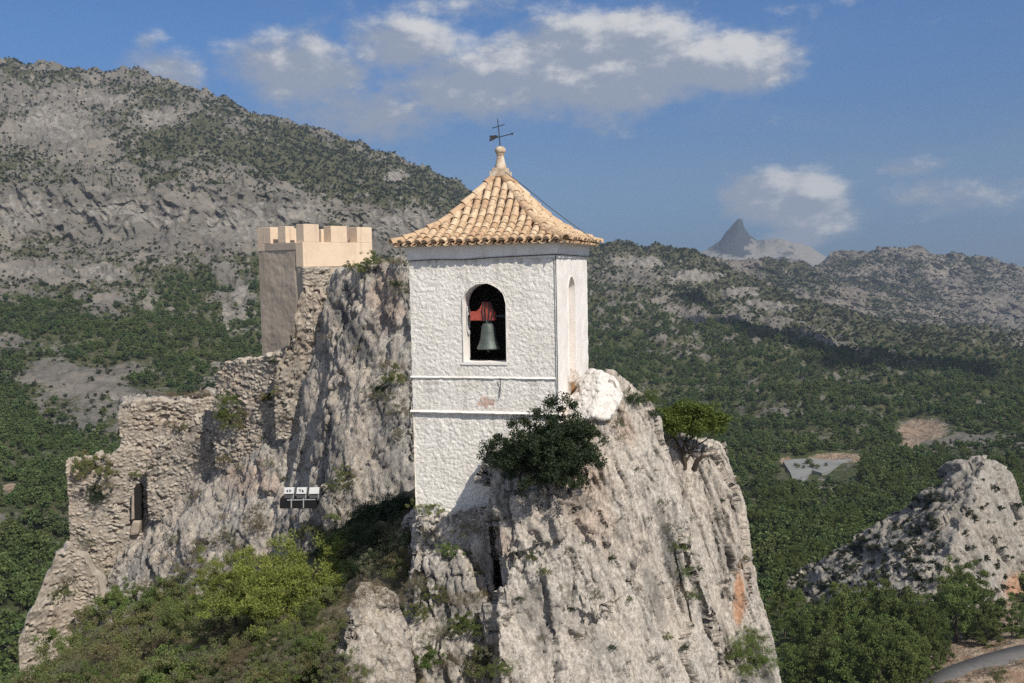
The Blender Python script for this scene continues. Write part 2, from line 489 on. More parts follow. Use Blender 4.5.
def leaf_material(name, a, b, dry=None, trans=.3, tone=None):
    m = bpy.data.materials.new(name); m.use_nodes = True
    t = NT(m.node_tree)
    out = t.n('ShaderNodeOutputMaterial')
    g = t.n('ShaderNodeNewGeometry')
    oi = t.n('ShaderNodeObjectInfo')
    c = t.mix(g.outputs['Random Per Island'], a, b)
    if dry: c = t.mix(t.math('MULTIPLY', t.ramp(t.noise(g.outputs['Position'], 1.3, 4, .6), .48, .66), .85), c, dry)
    if tone:
        c = t.mix(t.math('MULTIPLY', t.ramp(t.noise(g.outputs['Position'], .011, 5, .65), .5, .62), .75), c, tone[0])
        c = t.mix(t.math('MULTIPLY', t.ramp(t.noise(t.mapping(g.outputs['Position'], loc=(900, 300, 0)), .016, 5, .65), .52, .62), .7), c, tone[1])
    hs = t.n('ShaderNodeHueSaturation'); t.set(hs.inputs['Color'], c)
    t.set(hs.inputs['Value'], t.math('ADD', .78, t.math('MULTIPLY', oi.outputs['Random'], .44)))
    t.set(hs.inputs['Hue'], t.math('ADD', .487, t.math('MULTIPLY', t.math('FRACT', t.math('MULTIPLY', oi.outputs['Random'], 17.7)), .026)))
    p = t.n('ShaderNodeBsdfPrincipled'); p.inputs['Roughness'].default_value = .6; p.inputs['Specular IOR Level'].default_value = .25
    tr = t.n('ShaderNodeBsdfTranslucent')
    t.set(p.inputs['Base Color'], hs.outputs[0]); t.set(tr.inputs['Color'], hs.outputs[0])
    mx = t.n('ShaderNodeMixShader'); mx.inputs[0].default_value = trans
    t.t.links.new(p.outputs[0], mx.inputs[1]); t.t.links.new(tr.outputs[0], mx.inputs[2]); t.t.links.new(mx.outputs[0], out.inputs[0])
    return m
LEAF_BRIGHT = leaf_material('bright_green_needles', (.21, .25, .05), (.32, .345, .095), (.15, .165, .055))
LEAF_OLIVE = leaf_material('olive_leaves', (.11, .14, .045), (.20, .22, .085), (.21, .18, .10))
LEAF_GREEN = leaf_material('mid_green_leaves', (.095, .145, .04), (.17, .22, .07), (.17, .17, .08))
LEAF_DRY = leaf_material('dry_leaves', (.15, .125, .07), (.22, .18, .11))
LEAF_GREY = leaf_material('grey_green_leaves', (.12, .125, .075), (.22, .21, .14), (.24, .19, .13))
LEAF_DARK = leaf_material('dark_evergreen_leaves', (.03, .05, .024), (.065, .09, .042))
LEAF_PINE = leaf_material('pine_needles', (.085, .12, .034), (.165, .205, .06))
LEAF_UMB = leaf_material('umbrella_pine_needles', (.09, .13, .025), (.18, .215, .05))
LEAF_RUST = leaf_material('rusty_dry_leaves', (.22, .12, .04), (.32, .20, .09))
LEAF_FOREST = leaf_material('forest_needles', (.076, .12, .042), (.135, .18, .06), tone=((.15, .175, .06), (.055, .088, .042)))
LEAF_SCRUB = leaf_material('scrub_leaves', (.035, .05, .024), (.065, .075, .036))
BARK = plain('grey_bark', (.09, .07, .055), .9, .1, .4, 20)

# ================================================================== TERRAIN
TERRAIN_PX = None
def terrain(name, px, lines, rows, mat, noise_amp, cover, push=0.0):
    """lines: near to far, each (list of (px, py, depth)); rows: how many rows between one line and the next"""
    PY = [np.interp(px, [c[0] for c in l], [c[1] for c in l]) for l in lines]
    DD = [np.interp(px, [c[0] for c in l], [c[2] for c in l]) for l in lines]
    py, dd = [], []
    for i in range(len(lines) - 1):
        for k in range(rows[i] + (1 if i == len(lines) - 2 else 0)):
            s = k / rows[i]
            py.append(PY[i] * (1 - s) + PY[i + 1] * s)
            dd.append(np.exp(np.log(DD[i]) * (1 - s) + np.log(DD[i + 1]) * s))
    py, dd = np.array(py), np.array(dd)
    ker = np.ones(7) / 7
    pad = lambda a: np.concatenate([a[:1].repeat(3, 0), a, a[-1:].repeat(3, 0)], 0)
    pp = pad(py)
    keep = py.copy()
    py = sum(pp[k:k + len(py)] for k in range(7)) / 7
    v = at(np.broadcast_to(px, py.shape), py, dd)
    flat = v.reshape(-1, 3)
    nz_ = noise_amp(flat, dd.ravel())
    if push: flat[:, 1] -= push * np.clip(dd.ravel() / 1600, 0, 1.2) * (ridged(np.stack([flat[:, 0] / 75, flat[:, 1] / 200, (flat[:, 2] + .33 * flat[:, 0]) / 42], 1), 4, .65) * sstep(dd.ravel(), 900, 1400))
    flat[:, 2] += nz_
    X, Yp = project(flat)
    attrs = cover(flat, X, Yp, dd.ravel())
    me = np_mesh(name, flat, grid_faces(*py.shape), True, attrs)
    o = link(name, me, mat)
    tag(o, kind='structure')
    return o, flat.reshape(*py.shape, 3), {k: a.reshape(py.shape) for k, a in attrs.items()}, Yp.reshape(py.shape)

def terrain_build(rock_a, rock_b, s):
    def b(t):
        p = geo_pos(t)
        veg, earth = t.attr('veg'), t.attr('earth')
        fine = t.noise(p, .22 * s, 5, .68); mid = t.noise(p, .035 * s, 6, .65)
        rough = t.noise(t.mapping(p, (1, 1, 2.2), (.25, .2, 0)), .07 * s, 6, .7)
        rock = t.mix(t.ramp(mid, .38, .62), rock_a, rock_b)
        rock = t.mix(t.math('MULTIPLY', t.ramp(rough, .5, .66), .75), rock, tuple(x * .4 for x in rock_a))
        rock = t.mix(t.math('MULTIPLY', t.ramp(t.noise(p, .012 * s, 5, .6), .45, .62), .5), rock, tuple(x * 1.75 for x in rock_b))
        rock = t.mix(t.math('MULTIPLY', t.ramp(fine, .42, .72), .6), rock, tuple(min(1, x * 1.35) for x in rock_a))
        pale = t.mix(t.ramp(t.noise(t.mapping(p, (1, 1, .4), (0, .3, 0)), .09 * s, 6, .75), .36, .66), (.16, .15, .135), (.40, .37, .325))
        rock = t.mix(t.math('MULTIPLY', t.attr('cliff'), .85), rock, pale)
        green = t.mix(t.ramp(t.noise(p, .02 * s, 4, .6), .4, .6), (.085, .10, .04), (.12, .11, .06))
        green = t.mix(t.math('MULTIPLY', t.math('SUBTRACT', 1.0, t.attr('forest')), .8), green, (.125, .115, .075))
        green = t.mix(t.ramp(fine, .4, .65), green, (.055, .07, .03))
        m = t.ramp(t.math('ADD', t.math('SUBTRACT', veg, t.math('MULTIPLY', t.math('SUBTRACT', 1.0, t.attr('forest')), .2)), t.math('ADD', t.math('MULTIPLY', t.math('SUBTRACT', fine, .5), 1.1), t.math('MULTIPLY', t.math('SUBTRACT', mid, .5), .6))), .38, .6)
        c = t.mix(m, rock, green)
        c = t.mix(t.ramp(t.math('ADD', earth, t.math('MULTIPLY', t.math('SUBTRACT', fine, .5), .8)), .4, .6), c, t.mix(t.ramp(fine, .35, .65), (.25, .165, .11), (.40, .325, .245)))
        return c, (t.math('ADD', rough, fine), 6.0 / s, .8)
    return b
GROUND = material('mountain_ground', terrain_build((.165, .155, .138), (.205, .185, .155), 1.0))
GROUND_FAR = material('far_mountain_ground', terrain_build((.19, .172, .148), (.22, .192, .158), .5))

def cvt(l): return l
PX_MAIN = np.concatenate([np.linspace(-1500, -460, 40), np.linspace(-450, -155, 110), np.linspace(-150, 1174, 980), np.linspace(1179, 1470, 108), np.linspace(1480, 2600, 40)])
L = [
    [(-1500, 1500, 30), (2600, 1500, 30)],
    [(-1500, 980, 105), (0, 960, 105), (700, 1000, 110), (1024, 960, 110), (2600, 900, 110)],
    [(-1500, 640, 250), (0, 650, 250), (400, 680, 250), (760, 720, 205), (860, 700, 205), (960, 684, 205), (1024, 668, 215), (2600, 600, 230)],
    [(-1500, 510, 420), (0, 520, 420), (400, 560, 420), (760, 560, 400), (1024, 550, 400), (2600, 520, 400)],
    [(-1500, 425, 700), (0, 430, 700), (400, 450, 700), (760, 478, 690), (860, 474, 690), (1024, 468, 690), (2600, 440, 690)],
    [(-1500, 340, 1000), (0, 345, 1000), (250, 350, 1050), (500, 400, 1150), (700, 410, 1150), (1024, 405, 1100), (2600, 395, 1000)],
    [(-1500, 270, 1350), (0, 285, 1350), (250, 295, 1400), (500, 350, 1600), (700, 352, 1600), (850, 370, 1500), (1024, 380, 1450), (2600, 370, 1400)],
    [(-1500, 230, 1550), (0, 250, 1550), (250, 250, 1600), (400, 262, 1700), (500, 300, 2000), (700, 315, 2050), (850, 345, 1900), (1024, 362, 1800), (2600, 350, 1800)],
    [(-1500, 170, 1640), (0, 188, 1640), (120, 196, 1650), (250, 205, 1680), (330, 215, 1720), (420, 222, 1800), (500, 270, 2300), (600, 280, 2400), (700, 292, 2400), (850, 336, 2150), (1024, 352, 2000), (2600, 340, 2000)],
    [(-1500, 110, 2150), (0, 128, 2150), (130, 135, 2150), (250, 160, 2250), (400, 195, 2400), (500, 240, 2600), (600, 264, 2700), (700, 276, 2600), (850, 330, 2300), (1024, 348, 2200), (2600, 336, 2200)],
    [(-1500, 40, 2600), (-200, 50, 2600), (0, 63, 2600), (60, 70, 2600), (110, 77, 2600), (150, 79, 2650), (200, 98, 2700), (260, 121, 2750), (330, 141, 2800), (400, 164, 2850), (470, 190, 2900),
     (520, 215, 2900), (560, 236, 2900), (600, 250, 2900), (640, 254, 2850), (690, 262, 2800), (720, 278, 2700), (760, 296, 2600), (800, 312, 2500), (860, 326, 2450), (920, 337, 2400), (1024, 345, 2350), (2600, 333, 2350)],
    [(-1500, 120, 3100), (0, 130, 3100), (470, 245, 3300), (600, 300, 3300), (1024, 372, 2900), (2600, 370, 2900)],
]
ROWS = [14, 14, 60, 75, 75, 75, 75, 70, 70, 70, 75, 10]

def main_noise(p, d):
    k = np.clip(d / 1600, .08, 1.15)
    q = p * (1, 1, .6)
    r = 12 * k * fbm(q / 420, 3) + 15 * k * ridged(q / 170 + 5, 4, .6) * sstep(d, 500, 1500) + 8.0 * k * fbm(q / 50 + 11, 4, .65) + 1.6 * k * fbm(q / 9, 3, .6) * sstep(d, 300, 900)
    return r * sstep(d, 60, 300)
def blob(X, Y, cx, cy, rx, ry): return np.exp(-(((X - cx) / rx) ** 2 + ((Y - cy) / ry) ** 2))
def main_cover(p, X, Y, d):
    line = np.interp(X, [0, 100, 200, 260, 400, 500, 600, 700, 800, 900, 1024], [292, 290, 262, 250, 255, 268, 285, 303, 330, 346, 352])
    forest = sstep(Y - line, -8, 28)
    n = fbm(p * (1, 1, .5) / 130, 4, .6); n2 = fbm(p / 38 + 3, 4, .65)
    n3 = fbm(p / 15 + 8, 3, .65)
    w = (p[:, 2] + .33 * p[:, 0]) 
    strata = perlin(np.stack([w / 62, p[:, 0] / 420, p[:, 1] / 500], 1) + .5 * n[:, None])
    gully = 1 - 2 * np.abs(perlin(np.stack([(p[:, 0] - .35 * p[:, 2]) / 95, p[:, 2] / 420, p[:, 1] / 420], 1) + .3 * n2[:, None]))
    up = 1 - forest
    veg = .46 + .40 * forest + (.26 + .22 * forest) * n + .38 * n2 + .26 * n3 + up * (.42 * strata + .22 * gully)
    tone = np.clip(.5 + .6 * fbm(p * (1, 1, .4) / 260 + 21, 3, .6), 0, 1)
    # dark scrub running down the upper flank
    band = np.exp(-((Y - (120 + (X - 130) * .27)) / 26) ** 2) * sstep(X, 90, 180)
    veg += .5 * band + .25 * np.exp(-((Y - (88 + (X - 130) * .31)) / 12) ** 2) * sstep(X, 130, 260)
    for (cx, cy, rx, ry, a) in ((55, 122, 48, 30, .7), (20, 215, 60, 26, .45), (130, 225, 90, 24, .5), (250, 222, 60, 28, .7), (400, 225, 45, 18, .8), (60, 375, 70, 32, .75), (120, 300, 40, 14, .5), (235, 290, 26, 30, .45),
                               (130, 330, 24, 10, .3), (660, 275, 60, 16, .7), (760, 305, 50, 10, .5), (840, 380, 40, 12, .35), (780, 365, 60, 14, .3), (915, 425, 30, 8, .5), (20, 490, 14, 8, .6), (650, 345, 60, 8, .25), (980, 395, 8, 14, .6), (840, 455, 60, 7, .5), (960, 440, 30, 8, .3)):
        veg -= .62 * a * blob(X, Y, cx, cy, rx, ry) * (1 + .6 * n2)
    cl = np.zeros_like(X)
    for (cx, cy, rx, ry) in ((52, 122, 42, 26), (100, 100, 26, 10), (245, 222, 52, 22), (300, 214, 26, 14), (402, 222, 42, 15), (135, 214, 60, 13), (18, 212, 36, 20), (160, 118, 26, 12), (395, 176, 14, 8), (240, 300, 8, 22), (228, 318, 7, 12), (105, 272, 30, 9), (640, 262, 34, 7), (700, 276, 40, 7), (770, 306, 34, 6), (740, 292, 26, 6), (30, 268, 34, 8)):
        cl = np.maximum(cl, blob(X, Y, cx, cy, rx, ry))
    cliff = sstep(cl + .45 * n2 + .30 * n3, .42, .70)
    veg = veg * (1 - .8 * cliff)
    earth = np.zeros_like(X)
    for (cx, cy, rx, ry, a) in ((922, 430, 27, 13, 1.0), (910, 445, 12, 8, .9), (838, 458, 34, 6, 1.0), (787, 461, 8, 5, 1.0), (12, 488, 12, 6, .9), (990, 662, 90, 34, .95), (1005, 615, 24, 22, .8), (960, 672, 40, 12, .6), (1000, 375, 18, 4, .6), (855, 485, 14, 4, .5)):
        earth = np.maximum(earth, a * blob(X, Y, cx, cy, rx, ry))
    return {'veg': veg, 'earth': earth, 'forest': forest, 'tone': tone, 'cliff': cliff}
ground, GV, GA, GY = terrain('terrain', PX_MAIN, L, ROWS, GROUND, main_noise, main_cover, 11.0)

def on_ground(px, py):
    """first point of the terrain seen at a pixel"""
    c = int(np.argmin(np.abs(PX_MAIN - px)))
    col = GY[:, c]
    hit = np.nonzero(col <= py)[0]
    i = hit[0] if len(hit) else len(col) - 1
    return GV[i, c].copy()

# the hills behind it
def far_noise(p, d):
    q = p * (1, 1, .6)
    return 22 * fbm(q / 700, 3) + 46 * ridged(q / 380, 4, .55) - 28 + 15 * fbm(q / 90, 4, .62)
def far_cover(lo, hi):
    def f(p, X, Y, d):
        n = fbm(p * (1, 1, .5) / 260, 4, .6); n2 = fbm(p / 80 + 3, 4, .65)
        gl = 1 - 2 * np.abs(perlin(np.stack([(p[:, 0] - .4 * p[:, 2]) / 170, p[:, 2] / 700, p[:, 1] / 700], 1) + .35 * n2[:, None]))
        veg = .40 + .3 * n + .38 * n2 + .35 * sstep(Y, lo, hi) + .34 * gl - .1
        veg += .5 * blob(X, Y, 715, 272, 16, 9) + .5 * blob(X, Y, 790, 270, 26, 10) - .6 * blob(X, Y, 745, 285, 14, 22) + .3 * blob(X, Y, 815, 290, 22, 14) + .3 * blob(X, Y, 900, 262, 60, 6)
        return {'veg': veg, 'earth': np.zeros_like(X), 'forest': np.zeros_like(X)}
    return f
PX_FAR = np.linspace(480, 1400, 640)
FAR1 = [[(480, 330, 2900), (700, 330, 2900), (1400, 400, 2900)],
        [(480, 300, 3300), (640, 290, 3300), (760, 300, 3300), (1024, 352, 3100), (1400, 380, 3100)],
        [(480, 268, 3800), (640, 266, 3800), (690, 268, 3800), (710, 263, 3800), (735, 261, 3750), (770, 258, 3750), (800, 266, 3800), (850, 286, 3800), (900, 302, 3700), (960, 320, 3600), (1024, 338, 3500), (1400, 370, 3500)],
        [(480, 320, 4300), (1400, 400, 4300)]]
hill1, HV1, HA1, HY1 = terrain('hills', PX_FAR, FAR1, [40, 70, 8], GROUND_FAR, lambda p, d: far_noise(p, d) * .5, far_cover(300, 335), 22.0)
FAR2 = [[(480, 340, 3600), (700, 340, 3600), (1400, 400, 3600)],
        [(480, 320, 4200), (760, 300, 4200), (900, 300, 4200), (1024, 320, 4200), (1400, 350, 4200)],
        [(480, 310, 4800), (740, 300, 4800), (780, 280, 4800), (800, 270, 4800), (830, 257, 4800), (860, 249, 4800), (885, 246, 4800), (920, 248, 4800), (960, 249, 4800), (990, 256, 4800), (1024, 270, 4800), (1100, 290, 4800), (1400, 320, 4800)],
        [(480, 340, 5400), (1400, 380, 5400)]]
hill2, HV2, HA2, HY2 = terrain('hills', PX_FAR, FAR2, [40, 80, 8], GROUND_FAR, lambda p, d: far_noise(p, d) * .65, far_cover(310, 345), 26.0)
PX_PEAK = np.linspace(600, 900, 340)
FAR3 = [[(600, 300, 6800), (900, 300, 6800)],
        [(600, 275, 7300), (680, 266, 7300), (735, 256, 7400), (800, 262, 7300), (900, 275, 7300)],
        [(600, 268, 8000), (650, 262, 8000), (690, 256, 8000), (708, 249, 8000), (719, 243, 8000), (725, 233, 8000), (732, 224, 8000), (738, 218, 8000), (742, 218, 8000), (744, 228, 8000), (750, 235, 7950), (756, 239, 7900), (765, 239, 7700), (785, 240, 7600), (805, 245, 7600), (818, 252, 7600), (828, 261, 7600), (900, 275, 7600)],
        [(600, 300, 8800), (900, 300, 8800)]]
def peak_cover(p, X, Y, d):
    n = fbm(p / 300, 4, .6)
    return {'veg': .12 + .35 * n + 1.2 * blob(X, Y, 731, 232, 24, 24) + .3 * blob(X, Y, 790, 255, 16, 16), 'earth': np.zeros_like(X), 'forest': np.zeros_like(X)}  # vegetation mask here carries the cloud shade painted on the horn
PEAK_SHADE_ROCK = material('peak_rock_painted_shade', lambda t: (t.mix(t.ramp(t.math('ADD', t.attr('veg'), t.math('MULTIPLY', t.math('SUBTRACT', t.noise(geo_pos(t), .02, 6, .65), .5), 1.0)), .35, .6), (.24, .23, .215), (.055, .062, .072)), (t.noise(geo_pos(t), .03, 5, .65), 14, .8)))  # cloud shade on the horn is put into its rock colour
mountain, MV, MA, MY = terrain('mountain', PX_PEAK, FAR3, [30, 90, 8], PEAK_SHADE_ROCK, lambda p, d: 13 * ridged(p * (1, 1, .5) / 300, 4, .6) - 8, peak_cover)

# ================================================================== BELL TOWER
YC = 20.2
def solve_tower():
    best = None
    for deg in np.arange(8, 24, .1):
        ph = math.radians(deg)
        ex = np.array((math.cos(ph), -math.sin(ph), 0)); ey = np.array((math.sin(ph), math.cos(ph), 0))
        P = at(556.3, 310, YC)
        def side(e, target):
            lo, hi = 0, 9
            for _ in range(40):
                m = (lo + hi) / 2
                x = project(P + e * m)[0]
                if (target > 556 and x < target) or (target < 556 and x > target): lo = m
                else: hi = m
            return lo
        w, d = side(-ex, 410.5), side(ey, 587.5)
        if best is None or abs(w - d) < best[0]: best = (abs(w - d), deg, w, d, P, ex, ey)
    return best[1:]
TDEG, TW, TD, TP, TEX, TEY = solve_tower(); TP = TP * (1, 1, 0)
TORG = TP - TEX * TW                                   # front left corner
TM = Matrix(((TEX[0], TEY[0], 0, TORG[0]), (TEX[1], TEY[1], 0, TORG[1]), (0, 0, 1, 0), (0, 0, 0, 1)))
def front_uz(px, py, v=0.0):
    """tower-local (u, z) where the pixel's ray meets the plane of the front face pushed back by v"""
    d = at(px, py, 1.0); o = TORG + TEY * v
    s = np.dot(o, TEY) / np.dot(d, TEY)
    q = d * s - o
    return float(np.dot(q, TEX)), float(q[2])
def right_vz(px, py):
    d = at(px, py, 1.0)
    s = np.dot(TP, TEX) / np.dot(d, TEX)
    q = d * s - TP
    return float(np.dot(q, TEY)), float(q[2])
def tz(py, px=485): return front_uz(px, py)[1]
Z_EAVE, Z_FRIEZE, Z_L1, Z_L2, Z_BOT = tz(246), tz(259), tz(378), tz(413), tz(560)
print('tower', TDEG, TW, TD, Z_EAVE, Z_BOT)

tower = empty('bell_tower', TM @ Vector((TW / 2, TD / 2, Z_BOT)))
tower.matrix_world = Matrix.Translation(TM @ Vector((TW / 2, TD / 2, Z_BOT))) @ TM.to_3x3().to_4x4()
tag(tower, 'white plastered bell tower with a tiled pyramid roof standing on the crag', 'bell tower')
TINV = Matrix.Translation((-TW / 2, -TD / 2, -Z_BOT))   # tower-local -> child of the empty
wu0, wz0 = front_uz(464, 362); wu1, _ = front_uz(506.5, 362); _, wz1 = front_uz(485, 283.5)
WC, WR = (wu0 + wu1) / 2, (wu1 - wu0) / 2
ARCH_R = WR
WSPR = wz1 - WR * .92
def in_window(u, z, grow=0.0):
    r = WR + grow
    return (np.abs(u - WC) < r) & (z > wz0 - grow) & (z < WSPR) | (((u - WC) ** 2 + ((z - WSPR) / .92) ** 2 < r * r) & (z >= WSPR))
STEP = .0155
def wall_panel(name, width, z0, z1, to_local, hole=None, amp=.011, setback=0.0, mat=PLASTER, bare=None, freq=17):
    nu, nz = max(2, int(width / STEP)), max(2, int((z1 - z0) / STEP))
    u, z = np.meshgrid(np.linspace(0, width, nu), np.linspace(z0, z1, nz))
    u, z = u.ravel(), z.ravel()
    q = np.stack([u, np.zeros_like(u) + setback * 7, z], 1)
    edge = np.minimum.reduce([u, width - u, np.full_like(u, 1)])
    lump = .65 * fbm(q * freq, 3, .6) + .5 * (np.abs(perlin(q * 6.3 + 4)) * 2 - .5) + .5 * fbm(q * 1.7, 2)
    dsp = amp * lump * sstep(edge, 0, .06)
    if hole is not None: dsp = dsp * 1.0
    v = to_local(u + .012 * perlin(q * 5), dsp - setback, z)
    f = grid_faces(nz, nu)
    if hole is not None:
        bad = hole(u, z); f = f[~bad[f].any(1)]
    b = np.zeros_like(u) if bare is None else bare(u, z)
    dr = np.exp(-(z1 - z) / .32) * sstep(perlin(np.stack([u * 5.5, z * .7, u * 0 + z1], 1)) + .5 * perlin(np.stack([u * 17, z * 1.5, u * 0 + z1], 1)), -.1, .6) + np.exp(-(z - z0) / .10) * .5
    me = np_mesh(name, v, f, True, {'bare': b, 'drip': dr})
    me.transform(TINV)
    return link(name, me, mat, tower)
def front_map(u, out, z): return np.stack([u, -out, z], 1)
def right_map(u, out, z): return np.stack([TW + out, u, z], 1)
def left_map(u, out, z): return np.stack([-out, TD - u, z], 1)
def back_map(u, out, z): return np.stack([TW - u, TD + out, z], 1)
pu, pz = front_uz(487, 402)
def bare_patch(u, z):
    n = fbm(np.stack([u, z, u * 0], 1) * 7, 3, .6)
    return sstep(1.0 - ((u - pu) / .22) ** 2 - ((z - pz) / .15) ** 2 + .7 * n, .2, .6)
LEDGE = .055
# front wall: upper storey, middle band, base; the other three sides
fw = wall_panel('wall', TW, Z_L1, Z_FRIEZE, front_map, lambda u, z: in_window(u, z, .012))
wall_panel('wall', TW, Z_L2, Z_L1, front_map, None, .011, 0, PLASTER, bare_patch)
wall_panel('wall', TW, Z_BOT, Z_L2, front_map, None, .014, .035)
wall_panel('wall', TD, Z_BOT, Z_FRIEZE, left_map)
wall_panel('wall', TD, Z_BOT, Z_FRIEZE, back_map)
# right wall with its tall blind niche
nv0, nzt = right_vz(567.5, 277); nv1, nzb = right_vz(575.5, 380)
nz_top = nzt; NC, NR = (nv0 + nv1) / 2, abs(nv1 - nv0) / 2
NSPR = nz_top - NR
def in_niche(u, z, grow=0.0):
    r = NR + grow
    return (np.abs(u - NC) < r) & (z > nzb - grow) & (z < NSPR) | (((u - NC) ** 2 + (z - NSPR) ** 2 < r * r) & (z >= NSPR))
def smooth_panel():
    w, z0, z1 = TD, Z_BOT, Z_FRIEZE
    nu, nz = int(w / STEP), int((z1 - z0) / STEP)
    u, z = np.meshgrid(np.linspace(0, w, nu), np.linspace(z0, z1, nz)); u, z = u.ravel(), z.ravel()
    q = np.stack([u + 30, u * 0, z], 1)
    v = right_map(u, .006 * fbm(q * 3, 3), z)
    f = grid_faces(nz, nu); bad = in_niche(u, z, .01); f = f[~bad[f].any(1)]
    rust = sstep(1.2 - np.abs(u - NC) / (NR * 1.3) - np.abs(z - (nzb - .15)) / .7, 0, .8)
    me = np_mesh('wall', v, f, True, {'rust': rust}); me.transform(TINV)
    return link('wall', me, SMOOTH, tower)
smooth_panel()
def arch_pts(c, r, zb, zs, ky=1.0, n=18):
    pts = [(c - r, zb)]
    for k in range(n + 1):
        a = math.pi - math.pi * k / n
        pts.append((c + r * math.cos(a), zs + ky * r * math.sin(a)))
    return pts + [(c + r, zb)]
def reveal(name, c, r, zb, zs, ky, depth, lip, mapf, mat, closed_back=None, wob=.01):
    """lining of an opening: a lip round it, proud of the wall, and sides running into the wall"""
    inner = arch_pts(c, r, zb, zs, ky); n = len(inner)
    outer = arch_pts(c, r + lip, zb - lip, zs, ky)
    inner = inner + [inner[0]]; outer = outer + [outer[0]]
    rows = []
    nn = n + 1
    rr = random.Random(5)
    jit = [rr.uniform(-wob, wob) for _ in range(n)] ; jit.append(jit[0])
    def ring(pts, out, j=0.0):
        a = np.array(pts)
        if j: a = a + (np.array(jit) * j)[:, None] * np.array([[math.cos(i), math.sin(i)] for i in range(nn)])
        return mapf(a[:, 0], np.full(nn, out), a[:, 1])
    rows = [ring(outer, -.03), ring(outer, .016, 1.0), ring(inner, .018, 1.0), ring(inner, -.03, .6), ring(inner, -depth)]
    v = np.concatenate(rows); f = []
    for i in range(len(rows) - 1):
        for k in range(n): f.append((i * nn + k, i * nn + k + 1, (i + 1) * nn + k + 1, (i + 1) * nn + k))
    mb = MB(); mb.add(v, f)
    return mb.build(name, mat, tower, True, m=TINV)
rv = reveal('window_frame', WC, WR, wz0, WSPR, .92, .42, .016, front_map, SMOOTH)
MB_s = MB(); MB_s.box(wu0 - .06, wu1 + .02, -.022, .0, wz0 - .06, wz0 - .02); MB_s.box(wu0 - .01, wu1 + .01, -.021, .42, wz0 - .022, wz0 + .004)
MB_s.build('window_sill', SMOOTH, tower, bevel=.008, m=TINV)
reveal('niche_frame', NC, NR, nzb, NSPR, 1.0, .22, .02, right_map, SMOOTH)
def niche_back():
    nu, nz = 30, 130
    u, z = np.meshgrid(np.linspace(NC - NR - .02, NC + NR + .02, nu), np.linspace(nzb - .02, nz_top + .02, nz)); u, z = u.ravel(), z.ravel()
    q = np.stack([u, u * 0 + 3, z], 1)
    me = np_mesh('niche_infill', right_map(u, -.19 + .03 * fbm(q * 9, 3, .6), z), grid_faces(nz, nu), True, {'bare': .35 + .6 * sstep(fbm(q * 3, 3), -.2, .4)})
    me.transform(TINV); link('niche_infill', me, PLASTER, tower)
niche_back()
# inside of the bell chamber: floor, ceiling and the walls' inner faces
ins = MB(); T = .42
ins.box(T, TW - T, T, TD - T, wz0 - .25, wz0 - .05)
ins.build('chamber_floor', DIM, tower, m=TINV)
iw = MB()
iw.box(T - .06, T, T, TD - T, wz0 - .3, Z_EAVE); iw.box(TW - T, TW - T + .06, T, TD - T, wz0 - .3, Z_EAVE); iw.box(T, TW - T, TD - T, TD - T + .06, wz0 - .3, Z_EAVE)
iw.box(T, WC - WR - .003, T - .05, T, wz0 - .3, Z_EAVE); iw.box(WC + WR + .003, TW - T, T - .05, T, wz0 - .3, Z_EAVE); iw.box(T, TW - T, T, TD - T, Z_EAVE - .1, Z_EAVE - .05)
iw.build('chamber_wall', DIM, tower, m=TINV)
# frieze under the eaves and the two string courses
fr = MB(); e = .03
fr.hexa([(-e, -e, Z_FRIEZE), (TW + e, -e, Z_FRIEZE), (TW + e, TD + e, Z_FRIEZE), (-e, TD + e, Z_FRIEZE)], [(-e - .03, -e - .03, Z_EAVE + .03), (TW + e + .03, -e - .03, Z_EAVE + .03), (TW + e + .03, TD + e + .03, Z_EAVE + .03), (-e - .03, TD + e + .03, Z_EAVE + .03)])
fr.build('frieze', SMOOTH, tower, m=TINV)
def course(z, h, out):
    m = MB(); n = 40; rr = random.Random(int(z * 100))
    vs = []
    for i in range(n + 1):
        u = -out + (TW + out - .03) * i / n; j = rr.uniform(-.008, .008); k = rr.uniform(-.008, .008)
        vs += [(u, .05, z - h / 2 + j), (u, -out * .5 + k, z - h / 2 + j), (u, -out + k, z + j * .5), (u, -out * .6 + k, z + h / 2 + k), (u, .05, z + h / 2 + .02)]
    fs = [(i * 5 + k, i * 5 + (k + 1) % 5, (i + 1) * 5 + (k + 1) % 5, (i + 1) * 5 + k) for i in range(n) for k in range(5)] + [(4, 3, 2, 1, 0), tuple(n * 5 + k for k in range(5))]
    m.add(vs, fs); return m.build('string_course', SMOOTH, tower, True, m=TINV)
course(Z_L1, .045, .032); course(Z_L2, .05, .05)

